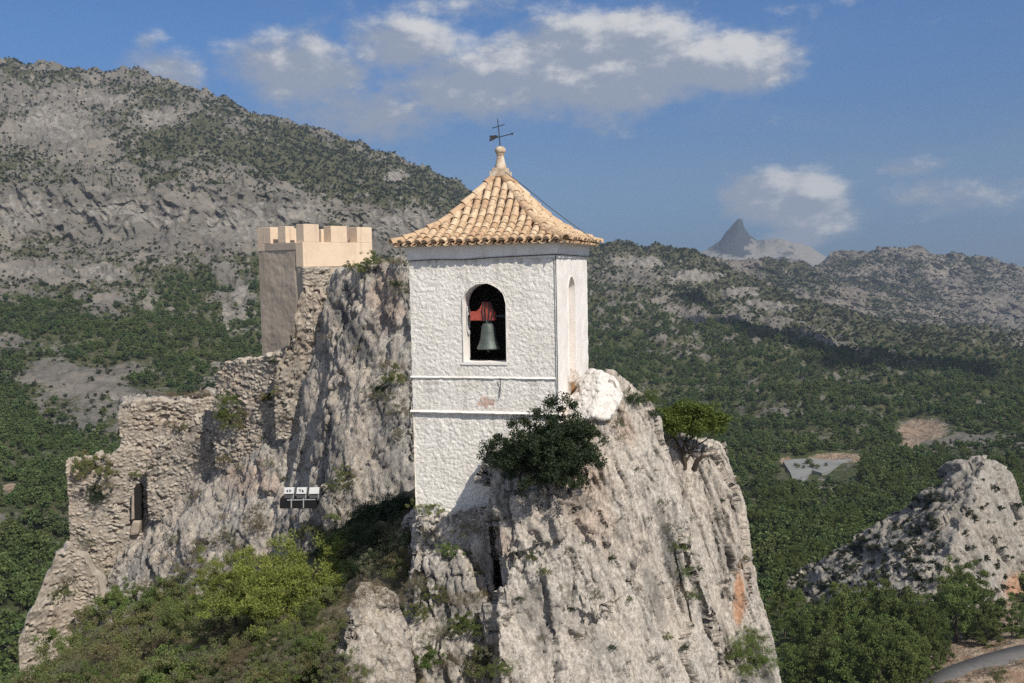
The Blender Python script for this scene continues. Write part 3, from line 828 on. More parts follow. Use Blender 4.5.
# roof
OH = .265
RH = TW / 2 + OH; RCX, RCY = TW / 2, TD / 2
ZR0 = Z_EAVE + .05
prof_t = [0, .1, .25, .457, .59, .8, 1.0, 1.1]; prof_h = [1.58, 1.36, 1.03, .60, .38, .15, .0, -.06]
def rz(r): return ZR0 + np.interp(r / RH, prof_t, prof_h)
NCOL = 20; PITCHW = 2 * RH / NCOL
def face_pt(k, s, r, z):
    x, y = ((s, -r), (r, s), (-s, r), (-r, -s))[k]
    return (RCX + x, RCY + y * (TD / TW if False else 1), z)
def tiles():
    mb = MB(); rr = random.Random(3)
    def tile(P0, P1, r0, r1, up, convex, th=.016, n=8):
        """a curved tile from P0 (upper end) to P1 (lower end); radius r0 to r1"""
        P0, P1 = Vector(P0), Vector(P1); d = (P1 - P0).normalized(); a = d.cross(Vector(up)).normalized(); b = a.cross(d).normalized()
        if b.z < 0: b = -b
        vs = []
        for (P, r) in ((P0, r0), (P1, r1)):
            for rad in (r, r - th):
                for i in range(n + 1):
                    w = math.pi * i / n
                    y = math.sin(w) * rad * .85
                    vs.append(P + a * (math.cos(w) * rad) + b * (y if convex else -y * .7))
        m = n + 1; fs = []
        for i in range(n):
            fs.append((i, i + 1, 2 * m + i + 1, 2 * m + i)); fs.append((m + i, 3 * m + i, 3 * m + i + 1, m + i + 1))
            fs.append((2 * m + i, 2 * m + i + 1, 3 * m + i + 1, 3 * m + i)); fs.append((i, m + i, m + i + 1, i + 1))
        fs.append((0, 2 * m, 3 * m, m)); fs.append((n, m + n, 3 * m + n, 2 * m + n))
        mb.add(vs, fs)
    L_ = .23
    for k in range(4):
        for c in range(NCOL + 1):
            for convex in (True, False):
                s = -RH + PITCHW * (c if convex else c + .5)
                if abs(s) > RH - .03: continue
                s += rr.uniform(-.012, .012)
                start = abs(s) + .02
                r = RH + .03 + rr.uniform(-.02, .02) - (0 if convex else .02)
                i = 0
                while r > start:
                    r2 = max(r - L_ * .82 - rr.uniform(-.02, .02), start - .05)
                    ru = max(r2 - .06, start - .06)
                    lift = .036 if convex else -.004
                    jz = rr.uniform(-.006, .006); js = rr.uniform(-.008, .008)
                    P1 = face_pt(k, s + js, r, rz(r) + lift + .022 + jz); P0 = face_pt(k, s - js, ru, rz(ru) + lift + jz)
                    if (Vector(P1) - Vector(P0)).length > .08:
                        tile(P0, P1, PITCHW * .36, PITCHW * .43, (0, 0, 1), convex)
                        if i == 0 and convex:
                            Q = Vector(P1) + (Vector(P0) - Vector(P1)).normalized() * .025
                            ax_ = Vector(face_pt(k, s + 1, r, 0)) - Vector(face_pt(k, s, r, 0))
                            mb.add([Q + ax_ * (math.cos(math.pi * q / 8) * PITCHW * .42) + Vector((0, 0, math.sin(math.pi * q / 8) * PITCHW * .36)) for q in range(9)], [tuple(range(9))])
                    i += 1
                    r = r2
    return mb.build('roof_tiles', TILE, tower, True, m=TINV)
def roof_bed():
    mb = MB(); vs = []; n = 14
    rs = np.linspace(.02, RH - .03, n)
    for r in rs:
        z = float(rz(r)) - .035
        vs += [(RCX - r, RCY - r, z), (RCX + r, RCY - r, z), (RCX + r, RCY + r, z), (RCX - r, RCY + r, z)]
    fs = [(i * 4 + k, i * 4 + (k + 1) % 4, (i + 1) * 4 + (k + 1) % 4, (i + 1) * 4 + k) for i in range(n - 1) for k in range(4)]
    b = len(vs); r = RH - .05; z = Z_EAVE + .012
    vs += [(RCX - r, RCY - r, z), (RCX + r, RCY - r, z), (RCX + r, RCY + r, z), (RCX - r, RCY + r, z)]
    fs += [((n - 1) * 4 + k, (n - 1) * 4 + (k + 1) % 4, b + (k + 1) % 4, b + k) for k in range(4)] + [(b, b + 1, b + 2, b + 3), (3, 2, 1, 0)]
    mb.add(vs, fs); return mb.build('roof', FINIAL, tower, m=TINV)
roof_bed(); tiles()
def hips():
    rr = random.Random(9)
    for (sx, sy) in ((-1, -1), (1, -1), (1, 1), (-1, 1)):
        mb = MB(); r = RH + .02
        while r > .14:
            r2 = r - .2
            a, b2 = max(r2 - .05, .1), r
            vs = []; n = 8
            P0 = Vector((RCX + sx * a, RCY + sy * a, float(rz(a)) + .035)); P1 = Vector((RCX + sx * b2, RCY + sy * b2, float(rz(b2)) + .06 + rr.uniform(-.01, .01)))
            d = (P1 - P0).normalized(); A = d.cross(Vector((0, 0, 1))).normalized(); B = A.cross(d)
            if B.z < 0: B = -B
            for (P, q) in ((P0, .085), (P1, .105)):
                for rad in (q, q - .02):
                    for i in range(n + 1):
                        w = math.pi * i / n; vs.append(P + A * math.cos(w) * rad + B * (math.sin(w) * rad - .01))
            m = n + 1; fs = []
            for i in range(n):
                fs += [(i, i + 1, 2 * m + i + 1, 2 * m + i), (m + i, 3 * m + i, 3 * m + i + 1, m + i + 1), (2 * m + i, 2 * m + i + 1, 3 * m + i + 1, 3 * m + i), (i, m + i, m + i + 1, i + 1)]
            fs += [(0, 2 * m, 3 * m, m), (n, m + n, 3 * m + n, 2 * m + n)]
            mb.add(vs, fs); r = r2
        mb.build('hip_tiles', TILE, tower, True, m=TINV)
hips()
# finial
ZF = float(rz(.1 * RH)) + .17
fin = MB()
fin.box(RCX - .2, RCX + .2, RCY - .2, RCY + .2, ZF - .05, ZF + .075); fin.box(RCX - .155, RCX + .155, RCY - .155, RCY + .155, ZF + .078, ZF + .15)
finial = fin.build('finial', FINIAL, tower, bevel=.015, m=TINV)
fv = MB(); fv.lathe([(.13, .15), (.125, .2), (.10, .27), (.085, .36), (.075, .42), (.095, .44), (.095, .455), (.06, .465)], (RCX, RCY, ZF), 20)
fv.build('finial_vase', FINIAL, finial, True, m=TINV)
fb = MB(); fb.lathe([(.05, .45), (.10, .475), (.122, .525), (.115, .57), (.075, .61), (.02, .625)], (RCX, RCY, ZF), 20)
fb.build('finial_ball', FINIAL, finial, True, m=TINV)
# vane
zt = ZF + .62
vane = empty('weather_vane', TM @ Vector((RCX, RCY, zt)), 0)
tag(vane, 'thin black iron weather vane with a cross and arrow on the finial', 'weather vane')
m = MB(); m.tube([(0, 0, -.02), (-.02, 0, .30), (-.045, 0, .60)], [.012, .011, .008], 8); m.build('pole', IRON, vane)
m = MB(); m.tube([(-.165, 0, .40), (.105, 0, .475)], .010, 6); m.build('cross_bar', IRON, vane)
m = MB(); m.tube([(-.2, 0, .165), (.27, 0, .27)], .011, 6); m.lathe([(.004, -.03), (.026, 0), (.004, .03)], (.27, 0, .272), 8)
m.build('arrow', IRON, vane)
m = MB(); m.prism([(-.23, .11), (-.12, .155), (-.06, .2), (-.04, .225), (-.09, .25), (-.14, .245), (-.15, .225), (-.17, .25), (-.2, .235), (-.215, .25), (-.235, .2), (-.2, .18), (-.235, .165)], -.008, .008); m.build('tail', IRON, vane)
# cables
def wire(name, pts, rad, label, mat=CABLE, n=6):
    mb = MB(); mb.tube(pts, rad, n); return tag(mb.build(name, mat, None, True), label, 'cable')
P = lambda px, py, Y: tuple(at(px, py, Y))
wire('cable', [P(505, 172, 21.1), P(524, 186, 21.2), P(548, 206, 21.3), P(568, 221, 21.4), P(586, 234, 21.4), P(601, 245, 21.4)], .008, 'thin dark lightning cable sloping from the finial down to the right eave corner')
cz = tz(257)
mb = MB(); mb.tube([(0, -.05, cz - .05), (.5, -.055, cz - .03), (1.2, -.055, cz - .045), (2.0, -.055, cz - .01), (TW - .02, -.055, cz + .02), (TW + .05, -.03, cz + .02), (TW + .055, TD * .5, cz + .01), (TW + .055, TD, cz)], .011, 6)
tag(mb.build('cable', CABLE, None, True, m=TM), 'dark cable strung along the white frieze beneath the eaves', 'cable')
mb = MB(); mb.tube([(TW + .012, -.036, cz + .02), (TW + .012, -.034, tz(300)), (TW + .014, -.034, tz(378)), (TW + .012, -.034, tz(412))], .009, 6)
tag(mb.build('cable', CABLE, None, True, m=TM), 'dark cable running straight down the right front corner of the bell tower', 'cable')
mb = MB(); mb.tube([(front_uz(501, 380)[0], -.07, Z_L1 + .02), (front_uz(501, 390)[0], -.03, tz(385)), (front_uz(500, 400)[0], -.03, tz(397))], .008, 6)
tag(mb.build('cable', CABLE, None, True, m=TM), 'short grey cable end hanging below the upper ledge of the bell tower', 'cable')

# bell with its yoke
bu, bz = front_uz(488.5, 348, .30)
bell = empty('bell'); bell.matrix_world = TM @ Matrix.Translation((bu, .30, bz))
tag(bell, 'grey green bronze bell hanging from a red yoke in the arched window', 'bell')
s = .0207
m = MB(); m.lathe([(.235, -.02), (.245, .0), (.235, .03), (.20, .10), (.17, .20), (.152, .32), (.14, .44), (.12, .50), (.07, .53), (.03, .535)], (0, 0, 0), 32); m.build('bell_body', BRONZE, bell, True)
m = MB(); m.tube([(0, 0, .3), (0, 0, -.03)], .012, 6); m.lathe([(.01, -.09), (.035, -.06), (.035, -.03), (.01, 0)], (0, 0, 0), 10); m.build('clapper', IRON, bell, True)
m = MB(); m.tube([(-.06, 0, .52), (-.05, 0, .6), (0, 0, .62), (.05, 0, .6), (.06, 0, .52)], .022, 8); m.tube([(0, -.06, .52), (0, -.05, .6), (0, 0, .62), (0, .05, .6), (0, .06, .52)], .022, 8); m.build('crown', BRONZE, bell, True)
m = MB(); m.prism([(-.37, .58), (.17, .58), (.17, .72), (.09, .85), (.04, .95), (-.09, .98), (-.12, .90), (-.17, .82), (-.24, .77), (-.37, .77)], -.07, .07)
yoke = m.build('yoke', RED, bell, bevel=.01)
for (x0, x1) in ((-.10, -.015), (-.03, .02), (.06, .03), (.15, .06)):
    m = MB(); m.tube([(x0 * .6, -.085, .56), (x0, -.085, .78), (x1 - (.04 if x0 < 0 else -.02), -.085, .98)], .011, 6); m.build('strap', IRON, yoke)
for (x0, x1) in ((-.37, -.52), (.17, .45)):
    m = MB(); m.tube([(x0, 0, .67), (x1, 0, .67)], .03, 10); m.build('axle', IRON, bell, True)
for (dx, dz, rx) in ((-.40, .58, .30), (-.43, .62, .345)):
    m = MB(); m.tube([(dx - .03 + .012 * math.sin(a * 3), math.cos(a) * .11, dz + math.sin(a) * rx) for a in np.linspace(0, 2 * math.pi, 33)], .014, 6, False)
    m.build('ring', STEEL, bell, True)

# ================================================================== CRAGS
def crag(name, spec, voxel, mat, detail, smooth=2, spots=(), shade_dirt=None):
    hulls = [[tuple(at(*p)) for p in h] for h in spec]
    v, f = remesh_union(hulls, voxel)
    v = smooth_verts(v, f, smooth)
    for d in detail:
        n = vnormals(v, f)
        v = v + n * d(v)[:, None]
    X, Y_ = project(v); at_ = {'orange': np.zeros(len(v)), 'soot_shade': np.zeros(len(v))}
    for (k, cx, cy, rx, ry, ang, a) in spots:
        ca, sa = math.cos(math.radians(ang)), math.sin(math.radians(ang))
        u_, w_ = (X - cx) * ca + (Y_ - cy) * sa, -(X - cx) * sa + (Y_ - cy) * ca
        at_[k] = np.maximum(at_[k], a * sstep(np.exp(-((u_ / rx) ** 2 + (w_ / ry) ** 2)) + .35 * fbm(v * 1.2, 3), .25, .7))
    if shade_dirt is not None: at_['soot_shade'] = np.maximum(at_['soot_shade'], shade_dirt(v))  # crevice shade and dirt, both painted dark along the grooves
    me = np_mesh(name, v, f, False, at_)
    o = link(name, me, mat)
    return o
def aniso(p, ax, k):
    """coordinates squeezed by k along ax"""
    ax = np.asarray(ax, float); ax /= np.linalg.norm(ax)
    return p - np.outer(p @ ax, ax) * (1 - k)
def blocky(v, size, amp, ax, k, seed, crack=.5):
    q = aniso(v, ax, k) / size
    q = q + .18 * np.stack([fbm(q * 1.7 + i * 31, 2) for i in range(3)], 1)
    d1, d2, rnd, off = cells(q, seed)
    tilt = (rnd[:, :3] - .5) * 1.6
    d = (rnd[:, 3] - .5) + (off * tilt).sum(1)
    return amp * (d - crack * (1 - sstep(d2 - d1, 0, .16)))
FISS = (.30, .0, -1.0)
def grooves(q, w): return np.exp(-(perlin(q + .35 * np.stack([perlin(q * 2.3 + i * 13) for i in range(3)], 1)) / w) ** 2) * sstep(perlin(q * .6 + 40), -.35, .25)
RIGHT_SPEC = [
    # upper part of the front slab under and beside the tower
    [(500, 498, 19.3), (560, 478, 19.4), (596, 420, 20.4), (612, 378, 21.0), (628, 398, 21.5), (655, 421, 22.0), (690, 545, 21.0), (600, 620, 18.6), (505, 590, 18.6), (520, 470, 22.5), (600, 400, 24), (650, 425, 24.5), (690, 560, 25), (520, 620, 23)],
    # lower part
    [(497, 585, 18.6), (600, 600, 18.9), (685, 540, 20.9), (722, 690, 20.6), (725, 800, 20.2), (495, 800, 17.0), (500, 690, 17.7), (600, 700, 17.9), (500, 640, 23), (725, 800, 26), (690, 560, 25), (495, 800, 24)],
    # left neighbour under the tower, set back behind the dark crack
    [(417, 520, 20.6), (470, 505, 20.4), (492, 512, 20.1), (412, 600, 19.7), (490, 600, 19.4), (395, 800, 18.0), (500, 800, 18.2), (410, 520, 25), (500, 500, 25), (400, 800, 25), (510, 800, 25)],
    # slab behind on the right, with the pine
    [(652, 430, 24.2), (668, 450, 24.0), (700, 450, 24.2), (712, 446, 24.8), (724, 443, 25.2), (731, 458, 25.2), (736, 480, 25.1), (751, 560, 24.7), (764, 625, 24.5), (776, 690, 24.2), (794, 800, 23.8), (700, 800, 22.4), (690, 620, 23.1), (672, 500, 23.8),
     (650, 440, 28), (722, 452, 28.5), (745, 560, 29), (785, 800, 30), (650, 800, 29)],
    # shoulder between the two slabs
    [(615, 385, 21.9), (640, 407, 22.5), (656, 424, 23.0), (666, 455, 23.4), (680, 520, 23.3), (690, 620, 22.8), (640, 520, 22.1), (612, 380, 24.5), (672, 450, 26), (700, 620, 27)],
    # ledge with the rosemary below the dark bush
    [(494, 500, 19.2), (548, 486, 18.9), (590, 490, 19.4), (560, 540, 18.8), (500, 560, 18.7), (590, 500, 22), (500, 500, 22)],
    # knob behind the bush, against the tower
    [(484, 520, 19.8), (484, 470, 19.9), (491, 449, 20.0), (515, 440, 19.9), (556, 440, 19.8), (585, 444, 19.9), (590, 500, 19.4), (545, 500, 19.1), (500, 520, 19.2), (492, 452, 21.5), (585, 444, 21.5), (590, 510, 21.5), (484, 520, 21.5)],
    # under the tower
    [(430, 480, 21.2), (560, 420, 20.9), (610, 392, 22), (440, 700, 21.2), (640, 700, 22), (430, 480, 26), (610, 410, 26), (440, 700, 26), (650, 700, 26)],
]
RIGHT_DETAIL = [
    lambda v: .14 * fbm(v / 2.2 + 3, 3) - .05,
    lambda v: blocky(v, 1.25, .26, FISS, .2, 1, .08) + .08 * fbm(aniso(v, FISS, .16) * 1.5, 3, .55),
    lambda v: -.22 * grooves(aniso(v, FISS, .16) * .8 + 7, .05) - .11 * grooves(aniso(v, FISS, .22) * 2.1 + 3, .07) + blocky(v, .42, .07, FISS, .22, 2, .12) + blocky(v, .16, .022, FISS, .4, 12, .15),
    lambda v: .025 * fbm(aniso(v, FISS, .3) * 5.5, 4, .7) - .03 * grooves(v * 4.0, .1) + .025 * ridged(aniso(v, FISS, .3) * 5, 3, .6) - .02,
]
right_crag = crag('crag', RIGHT_SPEC, .034, ROCK_WARM, RIGHT_DETAIL, 2,
    [('orange', 739, 590, 6, 40, 0, .9), ('orange', 628, 430, 12, 24, -15, .25), ('orange', 500, 545, 12, 16, 0, .2), ('orange', 590, 500, 26, 50, -20, .22), ('soot_shade', 672, 555, 9, 55, -16, .8), ('soot_shade', 560, 500, 40, 14, 0, .5), ('soot_shade', 530, 600, 12, 26, 20, .5), ('soot_shade', 655, 600, 8, 40, -14, .5), ('soot_shade', 720, 540, 7, 40, -8, .4), ('soot_shade', 460, 600, 26, 50, 0, .45), ('soot_shade', 590, 640, 40, 12, 25, .35), ('soot_shade', 545, 640, 8, 30, 20, .5)],  # the spot down the long fissure is its shade, painted dark
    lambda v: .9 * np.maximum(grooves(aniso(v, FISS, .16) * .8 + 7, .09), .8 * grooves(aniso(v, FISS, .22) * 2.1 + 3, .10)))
tag(right_crag, 'big pale limestone crag that carries the bell tower', 'crag', None, 'structure')

LEFT_SPEC = [
    # face right of the keep
    [(324, 312, 42.6), (336, 272, 41.4), (372, 264, 39.5), (408, 256, 38), (414, 330, 36.5), (416, 500, 34.5), (330, 500, 35.5), (292, 450, 41.6), (316, 372, 42.4), (330, 620, 35.2), (425, 640, 32.5), (255, 620, 38.6),
     (335, 290, 50), (440, 270, 48), (450, 640, 45), (255, 620, 52)],
    # middle, below the keep and the walls
    [(255, 430, 43.4), (300, 418, 41.6), (215, 460, 44.6), (150, 505, 46.4), (240, 500, 41.8), (330, 480, 38.6), (120, 600, 44), (85, 640, 43), (250, 640, 38.6), (340, 640, 35.5), (140, 800, 40), (350, 800, 32), (150, 480, 56), (262, 365, 58), (120, 640, 56), (340, 640, 50)],
    # left toe
    [(100, 470, 49), (120, 470, 48.5), (150, 560, 46), (100, 650, 44), (45, 650, 46), (98, 550, 48), (20, 800, 45), (140, 800, 40), (104, 475, 55), (150, 480, 56), (50, 660, 52), (140, 800, 52)],
    # grassy shelf behind the middle wall
    [(122, 402, 50), (215, 396, 49), (300, 380, 46), (130, 480, 50), (230, 470, 47), (122, 404, 60), (300, 385, 60), (130, 480, 60), (300, 480, 58)],
]
LAX = (.28, .0, -1.0)
LEFT_DETAIL = [
    lambda v: .28 * fbm(v / 4.5 + 3, 3) - .1,
    lambda v: blocky(v, 2.2, .26, LAX, .35, 4, .1) + .16 * fbm(aniso(v, LAX, .22) * .7, 3, .55),
    lambda v: -.35 * grooves(aniso(v, LAX, .25) * .42 + 7, .06) - .15 * grooves(aniso(v, LAX, .3) * 1.1 + 3, .08) + blocky(v, .8, .11, LAX, .3, 5, .1) + blocky(v, .36, .035, LAX, .45, 12, .1),
    lambda v: .06 * fbm(aniso(v, LAX, .4) * 2.6, 4, .7) - .06 * grooves(v * 2.0, .08) + .04 * ridged(aniso(v, LAX, .25) * 2.0, 3, .6) - .03,
]
left_crag = crag('crag', LEFT_SPEC, .085, ROCK_GREY, LEFT_DETAIL, 2,
    [('soot_shade', 345, 320, 9, 34, -38, .9), ('soot_shade', 362, 350, 8, 30, -38, .85), ('soot_shade', 335, 300, 6, 14, -20, .8), ('soot_shade', 385, 430, 14, 60, -10, .5), ('soot_shade', 280, 440, 12, 26, -20, .4), ('soot_shade', 330, 440, 18, 40, -10, .35), ('orange', 385, 300, 20, 34, 0, .25), ('orange', 250, 480, 30, 20, 0, .25), ('soot_shade', 190, 560, 30, 14, -40, .4)],
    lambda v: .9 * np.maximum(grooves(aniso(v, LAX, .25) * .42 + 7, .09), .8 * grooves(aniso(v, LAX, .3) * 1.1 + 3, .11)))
tag(left_crag, 'broad grey limestone crag beneath the ruined walls and the keep', 'crag', None, 'structure')

BOULDER_SPEC = [[(372, 588, 17.6), (385, 590, 17.7), (398, 615, 17.5), (408, 650, 17.2), (412, 700, 17.0), (342, 700, 16.6), (345, 655, 16.7), (352, 610, 17.1), (362, 592, 17.4), (400, 620, 19.2), (360, 600, 19.2), (415, 720, 19.5), (340, 720, 19.5), (410, 800, 17), (340, 800, 17)]]
boulder = crag('boulder', BOULDER_SPEC, .028, ROCK_GREY, [lambda v: .16 * fbm(v / .9, 3), lambda v: blocky(v, .55, .16, (.3, 0, -1), .4, 7, .1) - .10 * grooves(aniso(v, (.3, 0, -1), .3) * 1.6, .07), lambda v: .03 * fbm(v * 5, 4, .7) - .025 * grooves(v * 5, .1)])
tag(boulder, 'tall grey boulder standing upright among shrubs at the bottom edge', 'boulder')

WHITE_SPEC = [[(558, 432, 20.5), (566, 404, 20.9), (590, 371, 21.35), (602, 373, 21.0), (594, 416, 20.15), (572, 432, 20.3), (590, 373, 22.6), (604, 376, 22.6), (575, 430, 22.4)],
              [(601, 373, 21.05), (614, 379, 21.3), (622, 396, 21.0), (609, 420, 20.3), (594, 417, 20.2), (604, 377, 22.6), (620, 398, 22.5), (606, 420, 22.4)]]
WASH = material('whitewashed_rock', lambda t: (t.mix(t.ramp(t.noise(geo_pos(t), 3.2, 6, .62), .56, .72), t.mix(t.ramp(t.noise(geo_pos(t), 9, 5, .7), .45, .62), (.70, .67, .63), (.56, .53, .49)), (.52, .43, .35)), (t.noise(geo_pos(t), 12, 6, .65), .05, .9)))
wash = crag('whitewashed_rock', WHITE_SPEC, .022, WASH, [lambda v: .03 + blocky(v, .4, .05, (0, 0, 1), .6, 9, .15) - .03 * grooves(v * 2.2, .08), lambda v: .022 * fbm(v * 5, 4, .7)], 1)
tag(wash, 'whitewashed rock buttress against the right foot of the bell tower', 'rock')

FARC_SPEC = [
    [(776, 588, 345), (800, 574, 345), (850, 549, 345), (905, 521, 345), (942, 494, 345), (955, 480, 338), (985, 462, 330), (930, 605, 284), (860, 615, 325), (778, 620, 335), (860, 640, 320), (940, 660, 295), (985, 468, 380), (850, 560, 385), (785, 595, 380)],
    [(944, 470, 340), (960, 462, 338), (985, 460, 332), (1005, 469, 334), (1019, 500, 334), (1034, 540, 334), (1054, 610, 332), (1060, 680, 330), (925, 612, 284), (960, 640, 284), (1020, 650, 308), (975, 520, 311), (1008, 478, 372), (950, 475, 372), (1060, 680, 370)],
]
far_crag = crag('crag', FARC_SPEC, .55, ROCK_FAR, [lambda v: 1.2 * fbm(v / 28, 3), lambda v: blocky(v, 11, 2.6, (.6, 0, -1), .28, 10, .1) - 1.6 * grooves(aniso(v, (.5, 0, -1), .3) / 16, .08), lambda v: blocky(v, 4.0, .95, (.6, 0, -1), .3, 11, .12) + .3 * fbm(v / 3.2, 4, .7) - .7 * grooves(aniso(v, (.5, 0, -1), .4) / 6, .09)], 2,
    [('soot_shade', 875, 548, 95, 26, -30, .4), ('soot_shade', 960, 500, 12, 30, 0, .4), ('orange', 1018, 588, 16, 16, -20, .8)], lambda v: .8 * grooves(aniso(v, (.5, 0, -1), .3) / 16, .14))  # the broad first spot paints the shade side of the lone crag
tag(far_crag, 'lone pale limestone crag with a sharp edge above the road', 'crag', None, 'structure')

# slope of scrub in front of the left crag
def slope():
    px = np.linspace(-60, 470, 200)
    lines = [[(-60, 1500, 9), (470, 1500, 9)], [(-60, 900, 15), (470, 840, 13)], [(-60, 770, 22), (150, 730, 20), (300, 700, 19), (420, 700, 18.5), (470, 740, 18.3)],
             [(-60, 730, 30), (60, 690, 29), (200, 640, 27), (290, 612, 25), (345, 612, 22), (380, 580, 21.6), (415, 556, 21.4), (470, 560, 21.4)],
             [(-60, 740, 36), (40, 690, 36), (150, 640, 35), (260, 590, 32), (320, 556, 28.5), (350, 536, 27.6), (415, 502, 27), (470, 500, 27)],
             [(-60, 760, 42), (40, 690, 42), (120, 640, 42), (250, 596, 38), (330, 545, 33), (415, 500, 32), (470, 500, 32)], [(-60, 830, 50), (470, 560, 46)]]
    o, v, a, y = terrain('slope', px, lines, [10, 20, 50, 40, 30, 10], ROCK_GREY, lambda p, d: .5 * fbm(p / 3, 4, .55) + .15 * fbm(p * 1.3, 3), lambda p, X, Y, d: {'veg': X * 0})
    o.data.materials.clear(); o.data.materials.append(SOIL)
    return o
SOIL = material('stony_soil', lambda t: (t.mix(t.ramp(t.noise(geo_pos(t), 1.2, 6, .65), .42, .62), (.11, .10, .055), (.22, .185, .13)), (t.noise(geo_pos(t), 7, 6, .65), .12, .8)))
slope_o = slope()

bpy.context.view_layer.update()
SOLIDS = [right_crag, left_crag, boulder, wash, slope_o, far_crag]
def hit(px, py, objs=None):
    d = Vector(at(px, py, 1.0)).normalized()
    best = None
    for o in (objs or SOLIDS):
        ok, loc, nor, _ = o.ray_cast(Vector((0, 0, 0)), d)
        if ok and (best is None or loc.length < best[0].length): best = (loc, nor)
    return best

# ================================================================== RUINED WALLS AND KEEP
def masonry(name, cols, label, cat, thick=.8, cell=.036, course=.165, rag=.12, seed=0, mat=MASONRY, parent=None, stone_len=.24):
    """cols: (px, py_top, py_bottom, Y) from left to right; a wall of rough courses with a ragged top"""
    c = np.array(cols, float)
    top = at(c[:, 0], c[:, 1], c[:, 3]); bot = at(c[:, 0], c[:, 2], c[:, 3])
    seg = np.linalg.norm(np.diff(top[:, :2], axis=0), axis=1); s = np.concatenate([[0], np.cumsum(seg)])
    ns = max(8, int(s[-1] / cell)); ss = np.linspace(0, s[-1], ns)
    T = np.stack([np.interp(ss, s, top[:, k]) for k in range(3)], 1); zb = np.interp(ss, s, bot[:, 2])
    rng = np.random.default_rng(seed)
    rg = fbm(np.stack([ss / .55, ss * 0 + seed, ss * 0], 1), 3, .6) * rag
    rg += rag * .8 * (perlin(np.stack([np.floor(ss / .3), ss * 0 + seed + .37, ss * 0 + .2], 1)))
    T[:, 2] += rg
    hmax = (T[:, 2] - zb).max(); nt = max(6, int(hmax / cell))
    t = np.linspace(0, 1, nt)[:, None]
    Z = zb[None] * (1 - t) + T[None, :, 2] * t
    X = np.broadcast_to(T[None, :, 0], Z.shape); Yy = np.broadcast_to(T[None, :, 1], Z.shape); S = np.broadcast_to(ss[None], Z.shape)
    dirv = np.gradient(T[:, :2], axis=0); dirv /= np.linalg.norm(dirv, axis=1)[:, None]
    nor = np.stack([dirv[:, 1], -dirv[:, 0]], 1)
    # courses of stones
    q = np.stack([S.ravel(), Z.ravel(), S.ravel() * 0 + seed], 1)
    qq = np.stack([S.ravel() / stone_len + .22 * fbm(q * 2.2 + 5, 2), Z.ravel() / course + .5 * fbm(q * .8, 2), q[:, 0] * 0 + seed * 3 + .5], 1)
    qq[:, 0] += .5 * (np.floor(qq[:, 1]) % 2)
    d1, d2, rr4, off = cells(qq, seed)
    rs, rs2 = rr4[:, 0], rr4[:, 1]
    dome = sstep(d2 - d1, .02, .34)
    miss = rs2 > .93
    disp = .06 * dome + .08 * (rs - .5) * dome + .03 * (off[:, 1] * (rr4[:, 2] - .5) + off[:, 0] * (rr4[:, 3] - .5)) + .02 * fbm(q * 7, 3, .6) + .14 * fbm(q / 1.4 + 9, 3) - .14 * miss
    D = disp.reshape(Z.shape)
    Fx = X + nor[None, :, 0] * D; Fy = Yy + nor[None, :, 1] * D
    front = np.stack([Fx, Fy, Z], -1).reshape(-1, 3)
    back = np.stack([X - nor[None, :, 0] * thick, Yy - nor[None, :, 1] * thick, Z], -1).reshape(-1, 3)
    # rough top between the faces
    nk = 6
    tops = []
    for k in range(1, nk):
        w = k / nk
        a = front.reshape(nt, ns, 3)[-1] * (1 - w) + back.reshape(nt, ns, 3)[-1] * w
        a = a + np.stack([0 * ss, 0 * ss, .10 * fbm(np.stack([ss * 3, ss * 0 + w * 2, ss * 0 + seed], 1), 3)], 1)
        tops.append(a)
    v = np.concatenate([front, np.concatenate(tops), back])
    n1 = nt * ns; n2 = n1 + (nk - 1) * ns
    rows = [np.arange((nt - 1) * ns, nt * ns)] + [np.arange(n1 + k * ns, n1 + (k + 1) * ns) for k in range(nk - 1)] + [np.arange(n2 + (nt - 1) * ns, n2 + nt * ns)]
    rows = np.array(rows)
    tf = np.stack([rows[:-1, :-1], rows[:-1, 1:], rows[1:, 1:], rows[1:, :-1]], -1).reshape(-1, 4)
    fl, bl = np.arange(nt) * ns, n2 + np.arange(nt) * ns
    el = np.stack([fl[:-1], fl[1:], bl[1:], bl[:-1]], -1); er = np.stack([fl[1:] + ns - 1, fl[:-1] + ns - 1, bl[:-1] + ns - 1, bl[1:] + ns - 1], -1)
    faces = np.concatenate([grid_faces(nt, ns), tf, grid_faces(nt, ns, True, n2), el, er])
    pad = np.zeros(len(v) - n1)
    me = np_mesh(name, v, faces, True, {'stone': np.concatenate([rs, pad + .7]), 'joint': np.concatenate([1 - dome, pad])})
    o = link(name, me, mat, parent)
    if label: tag(o, label, cat)
    return o
masonry('ruined_wall', [(66, 462, 600, 46.0), (80, 459, 625, 46.1), (100, 457, 625, 46.2), (118, 452, 620, 46.35), (131, 450, 610, 46.5), (150, 452, 600, 46.7)], 'lowest ruined rubble wall, left of the dark doorway, shrubs in its face', 'ruined wall', seed=1, rag=.2)
masonry('ruined_wall', [(118, 405, 490, 47.2), (126, 401, 500, 47.2), (160, 400, 500, 47.3), (190, 402, 500, 47.3), (214, 398, 492, 47.4)], 'flat topped rubble wall below the grassy shelf, above the dark doorway', 'ruined wall', seed=2)
masonry('ruined_wall', [(146, 456, 520, 45.6), (158, 444, 520, 45.5), (172, 430, 510, 45.4), (190, 424, 500, 45.2), (212, 414, 490, 45.0), (222, 406, 470, 45.0)], 'crumbling rubble wall stepping outward in front of the flat topped wall', 'ruined wall', seed=3, rag=.4)
